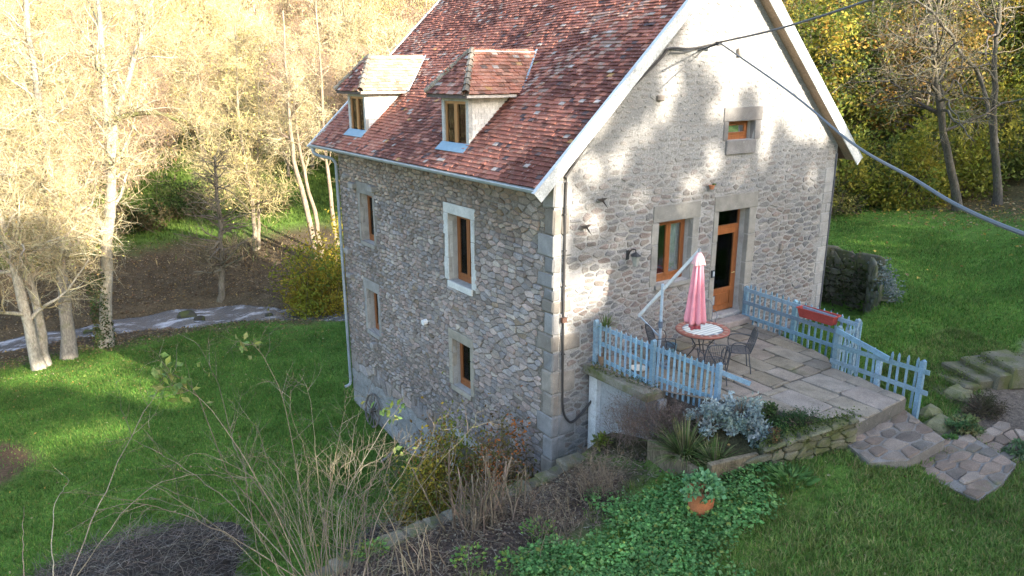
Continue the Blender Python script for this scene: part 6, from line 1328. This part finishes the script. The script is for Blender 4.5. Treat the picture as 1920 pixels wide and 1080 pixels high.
# litter
def litter(name, n, xr, yr, keep, size, cols):
    x = nr.uniform(*xr, n); y = nr.uniform(*yr, n); k = nr.random(n) < keep(x, y); x, y = x[k], y[k]; m = len(x); mb = MB(); mb.add(*leaf_geo(np.stack([x, y, height(x, y)+.012+.03*nr.random(m)], 1), nr.normal(size=(m, 3))*np.array([1, 1, .3]), nr.uniform(.6, 1.3, m)*size, palette(m, cols), .7, .5, N=norm(nr.normal(size=(m, 3))*.4+np.array([0, 0, 1])))); return stuff(mb.build(name, M['leaf']))
LT = [(.20,.13,.07),(.14,.09,.055),(.30,.21,.09),(.085,.065,.05),(.25,.20,.14)]
litter('fallen_leaves', 26000, (-14, 6), (20, 37), lambda x, y: .95*sstep(20.5, 23, y+np.where(x > -1, (x+1)*.55, 0))*(1-sstep(33, 37, y)), .11, LT)
litter('fallen_leaves', 4200, (-12, 2), (2, 21), lambda x, y: .15+.85*sstep(12, 20, y), .075, [(.35,.25,.06),(.24,.15,.06),(.30,.26,.14)])
litter('fallen_leaves', 5200, (12, 30), (-4, 9), lambda x, y: .04+.96*sstep(-.2, 1.2, (x-17.0-.3*(y-3))*.5), .12, [(.42,.30,.07),(.28,.17,.07),(.18,.12,.06),(.34,.26,.14)])
litter('fallen_leaves', 420, (-3, 6), (-9, -3), lambda x, y: free(x, y), .06, [(.35,.25,.09),(.24,.15,.07),(.30,.27,.15)])
def k_mul(x, y): return sstep(-3.6, -2.4, y-.18*(x+3)+.6*(fbm(x*.7, y*.7, 31, 4)-.5))*(y < -.85)*(x < .6)
litter('fallen_leaves', 5200, (-6.5, .6), (-4, -.8), k_mul, .06, [(.13,.095,.07),(.20,.15,.10),(.09,.07,.055),(.24,.20,.15)])
n = 3400; x = nr.uniform(-6.5, .5, n); y = nr.uniform(-4, -.85, n); k = nr.random(n) < k_mul(x, y); x, y = x[k], y[k]; n = len(x); P, R = grow(np.stack([x, y, height(x, y)+.02], 1), nr.normal(size=(n, 3))*np.array([1, 1, .18]), nr.uniform(.1, .5, n), 4, .15, (0, 0, 0), nr.uniform(.002, .008, n)); mb = MB(); add_tubes(mb, P, R, 3, DRY+[(.30,.26,.20)]); stuff(mb.build('fallen_twigs', M['twig']))
# moss and weeds along the terrace joints and slab edge
ivy('moss', [(.78+.3*t, -.3-1.5*t*1.0, -.2) for t in np.linspace(0, 1, 20)]+[(.95, -.12, -.42)]*4, 900, .06, .035, [(.10,.12,.03),(.14,.15,.04),(.06,.08,.02)])
# ------------------------------------------------------------------ the wood on the south side, whose crowns cast the dappled shade
LIT = [(.10, 3.0, .30, .9), (.08, 1.9, .26, .8), (.55, 3.2, .25, .2), (.95, 2.75, .27, .24), (.75, 1.35, .50, .42), (1.15, 1.5, .38, .36), (.25, .9, .25, .5), (.9, 3.8, .3, .25), (1.5, 3.9, .3, .25), (2.0, 4.4, .35, .16), (2.6, 4.7, .3, .2), (3.1, 3.6, .28, .15), (3.7, 3.3, .32, .2), (3.4, 2.85, .3, .14), (3.95, 2.75, .22, .14), (2.2, 3.1, .3, .15), (2.5, 2.2, .25, .14), (1.6, 2.3, .25, .16), (6.0, 4.4, .28, .7), (7.9, 3.1, .16, .42), (6.8, 3.3, .22, .17), (5.2, 3.4, .25, .14), (8.1, .7, .12, .3), (7.5, .35, .1, .22), (6.9, .2, .1, .2), (4.5, 4.9, .4, .35), (3.5, 6.4, .35, .6), (4.3, 3.7, .28, .3), (1.0, 4.9, .35, .35), (.3, 4.4, .35, .5), (2.9, 5.4, .3, .4)]
T0 = abs(SUN[0]/SUN[1]); T1_ = SUN[2]/abs(SUN[1])
for px, py, rx, rz in ((120, 692, 1.7, .55), (195, 715, 1.0, .45), (40, 705, 1.2, .45), (150, 808, 1.3, .45), (60, 835, 1.1, .4), (290, 745, .6, .35)):   # gaps that let sun reach the lower lawn
    q = at_ground(px, py, -5.0); LIT.append((q[0]+T0*q[1], q[2]+T1_*q[1], rx, rz))
mb = MB(); n = 180000; gxs = np.where(nr.random(n) < .66, nr.uniform(-11, 12, n), nr.uniform(-26, 46, n))
gzs = nr.uniform(-14, 7.5, n); hi = nr.random(n) < .35; gzs = np.where(hi, nr.uniform(-1, 7.5, n), gzs); depth = nr.uniform(36, 46, n)
top = 4.8+1.6*sstep(11, 15, gxs)*(.4+1.2*fbm(gxs*.5, gxs*0, 23, 2))+1.6*sstep(.3, -.5, gxs)+1.6*sstep(-1.0, -2.4, gxs)+2.0*(fbm(gxs*.33, gxs*0+3, 15, 3)-.5); tg = np.interp(gxs, [-1, 0, .5, 1.4, 2.6, 3.3, 4.0, 5.2, 6, 7.4, 9.3], [6.4, 5.2, 6.2, 7.2, 7.2, 6.0, 5.4, 5.1, 4.4, 4.0, 4.2])+.7*(fbm(gxs*1.1, gxs*0, 19, 3)-.5); inx = (gxs > -1) & (gxs < 9.3); top = np.where(inx, tg, top)
keep = gzs < top
for cx, cz, rx, rz in LIT: keep &= ((gxs-cx)/(rx*1.3))**2+((gzs-cz)/(rz*1.3))**2 > 1
soft = sstep(2.4, 5.2, gzs)*inx; keep &= nr.random(n) > soft*.33
gxs, gzs, depth, inx = gxs[keep], gzs[keep], depth[keep], inx[keep]; n = len(gxs); k = depth/SUN[1]*-1
P = np.stack([gxs, np.zeros(n), gzs], 1)+SUN[None]*k[:, None]; mb.add(*leaf_geo(P-np.array([0, 0, .1]), rvec(n), nr.uniform(.7, 1.2, n)*np.where(inx & (gzs > -.5), .30, .46), palette(n, RG), .8))
stuff(mb.build('shading_wood', M['twig']))
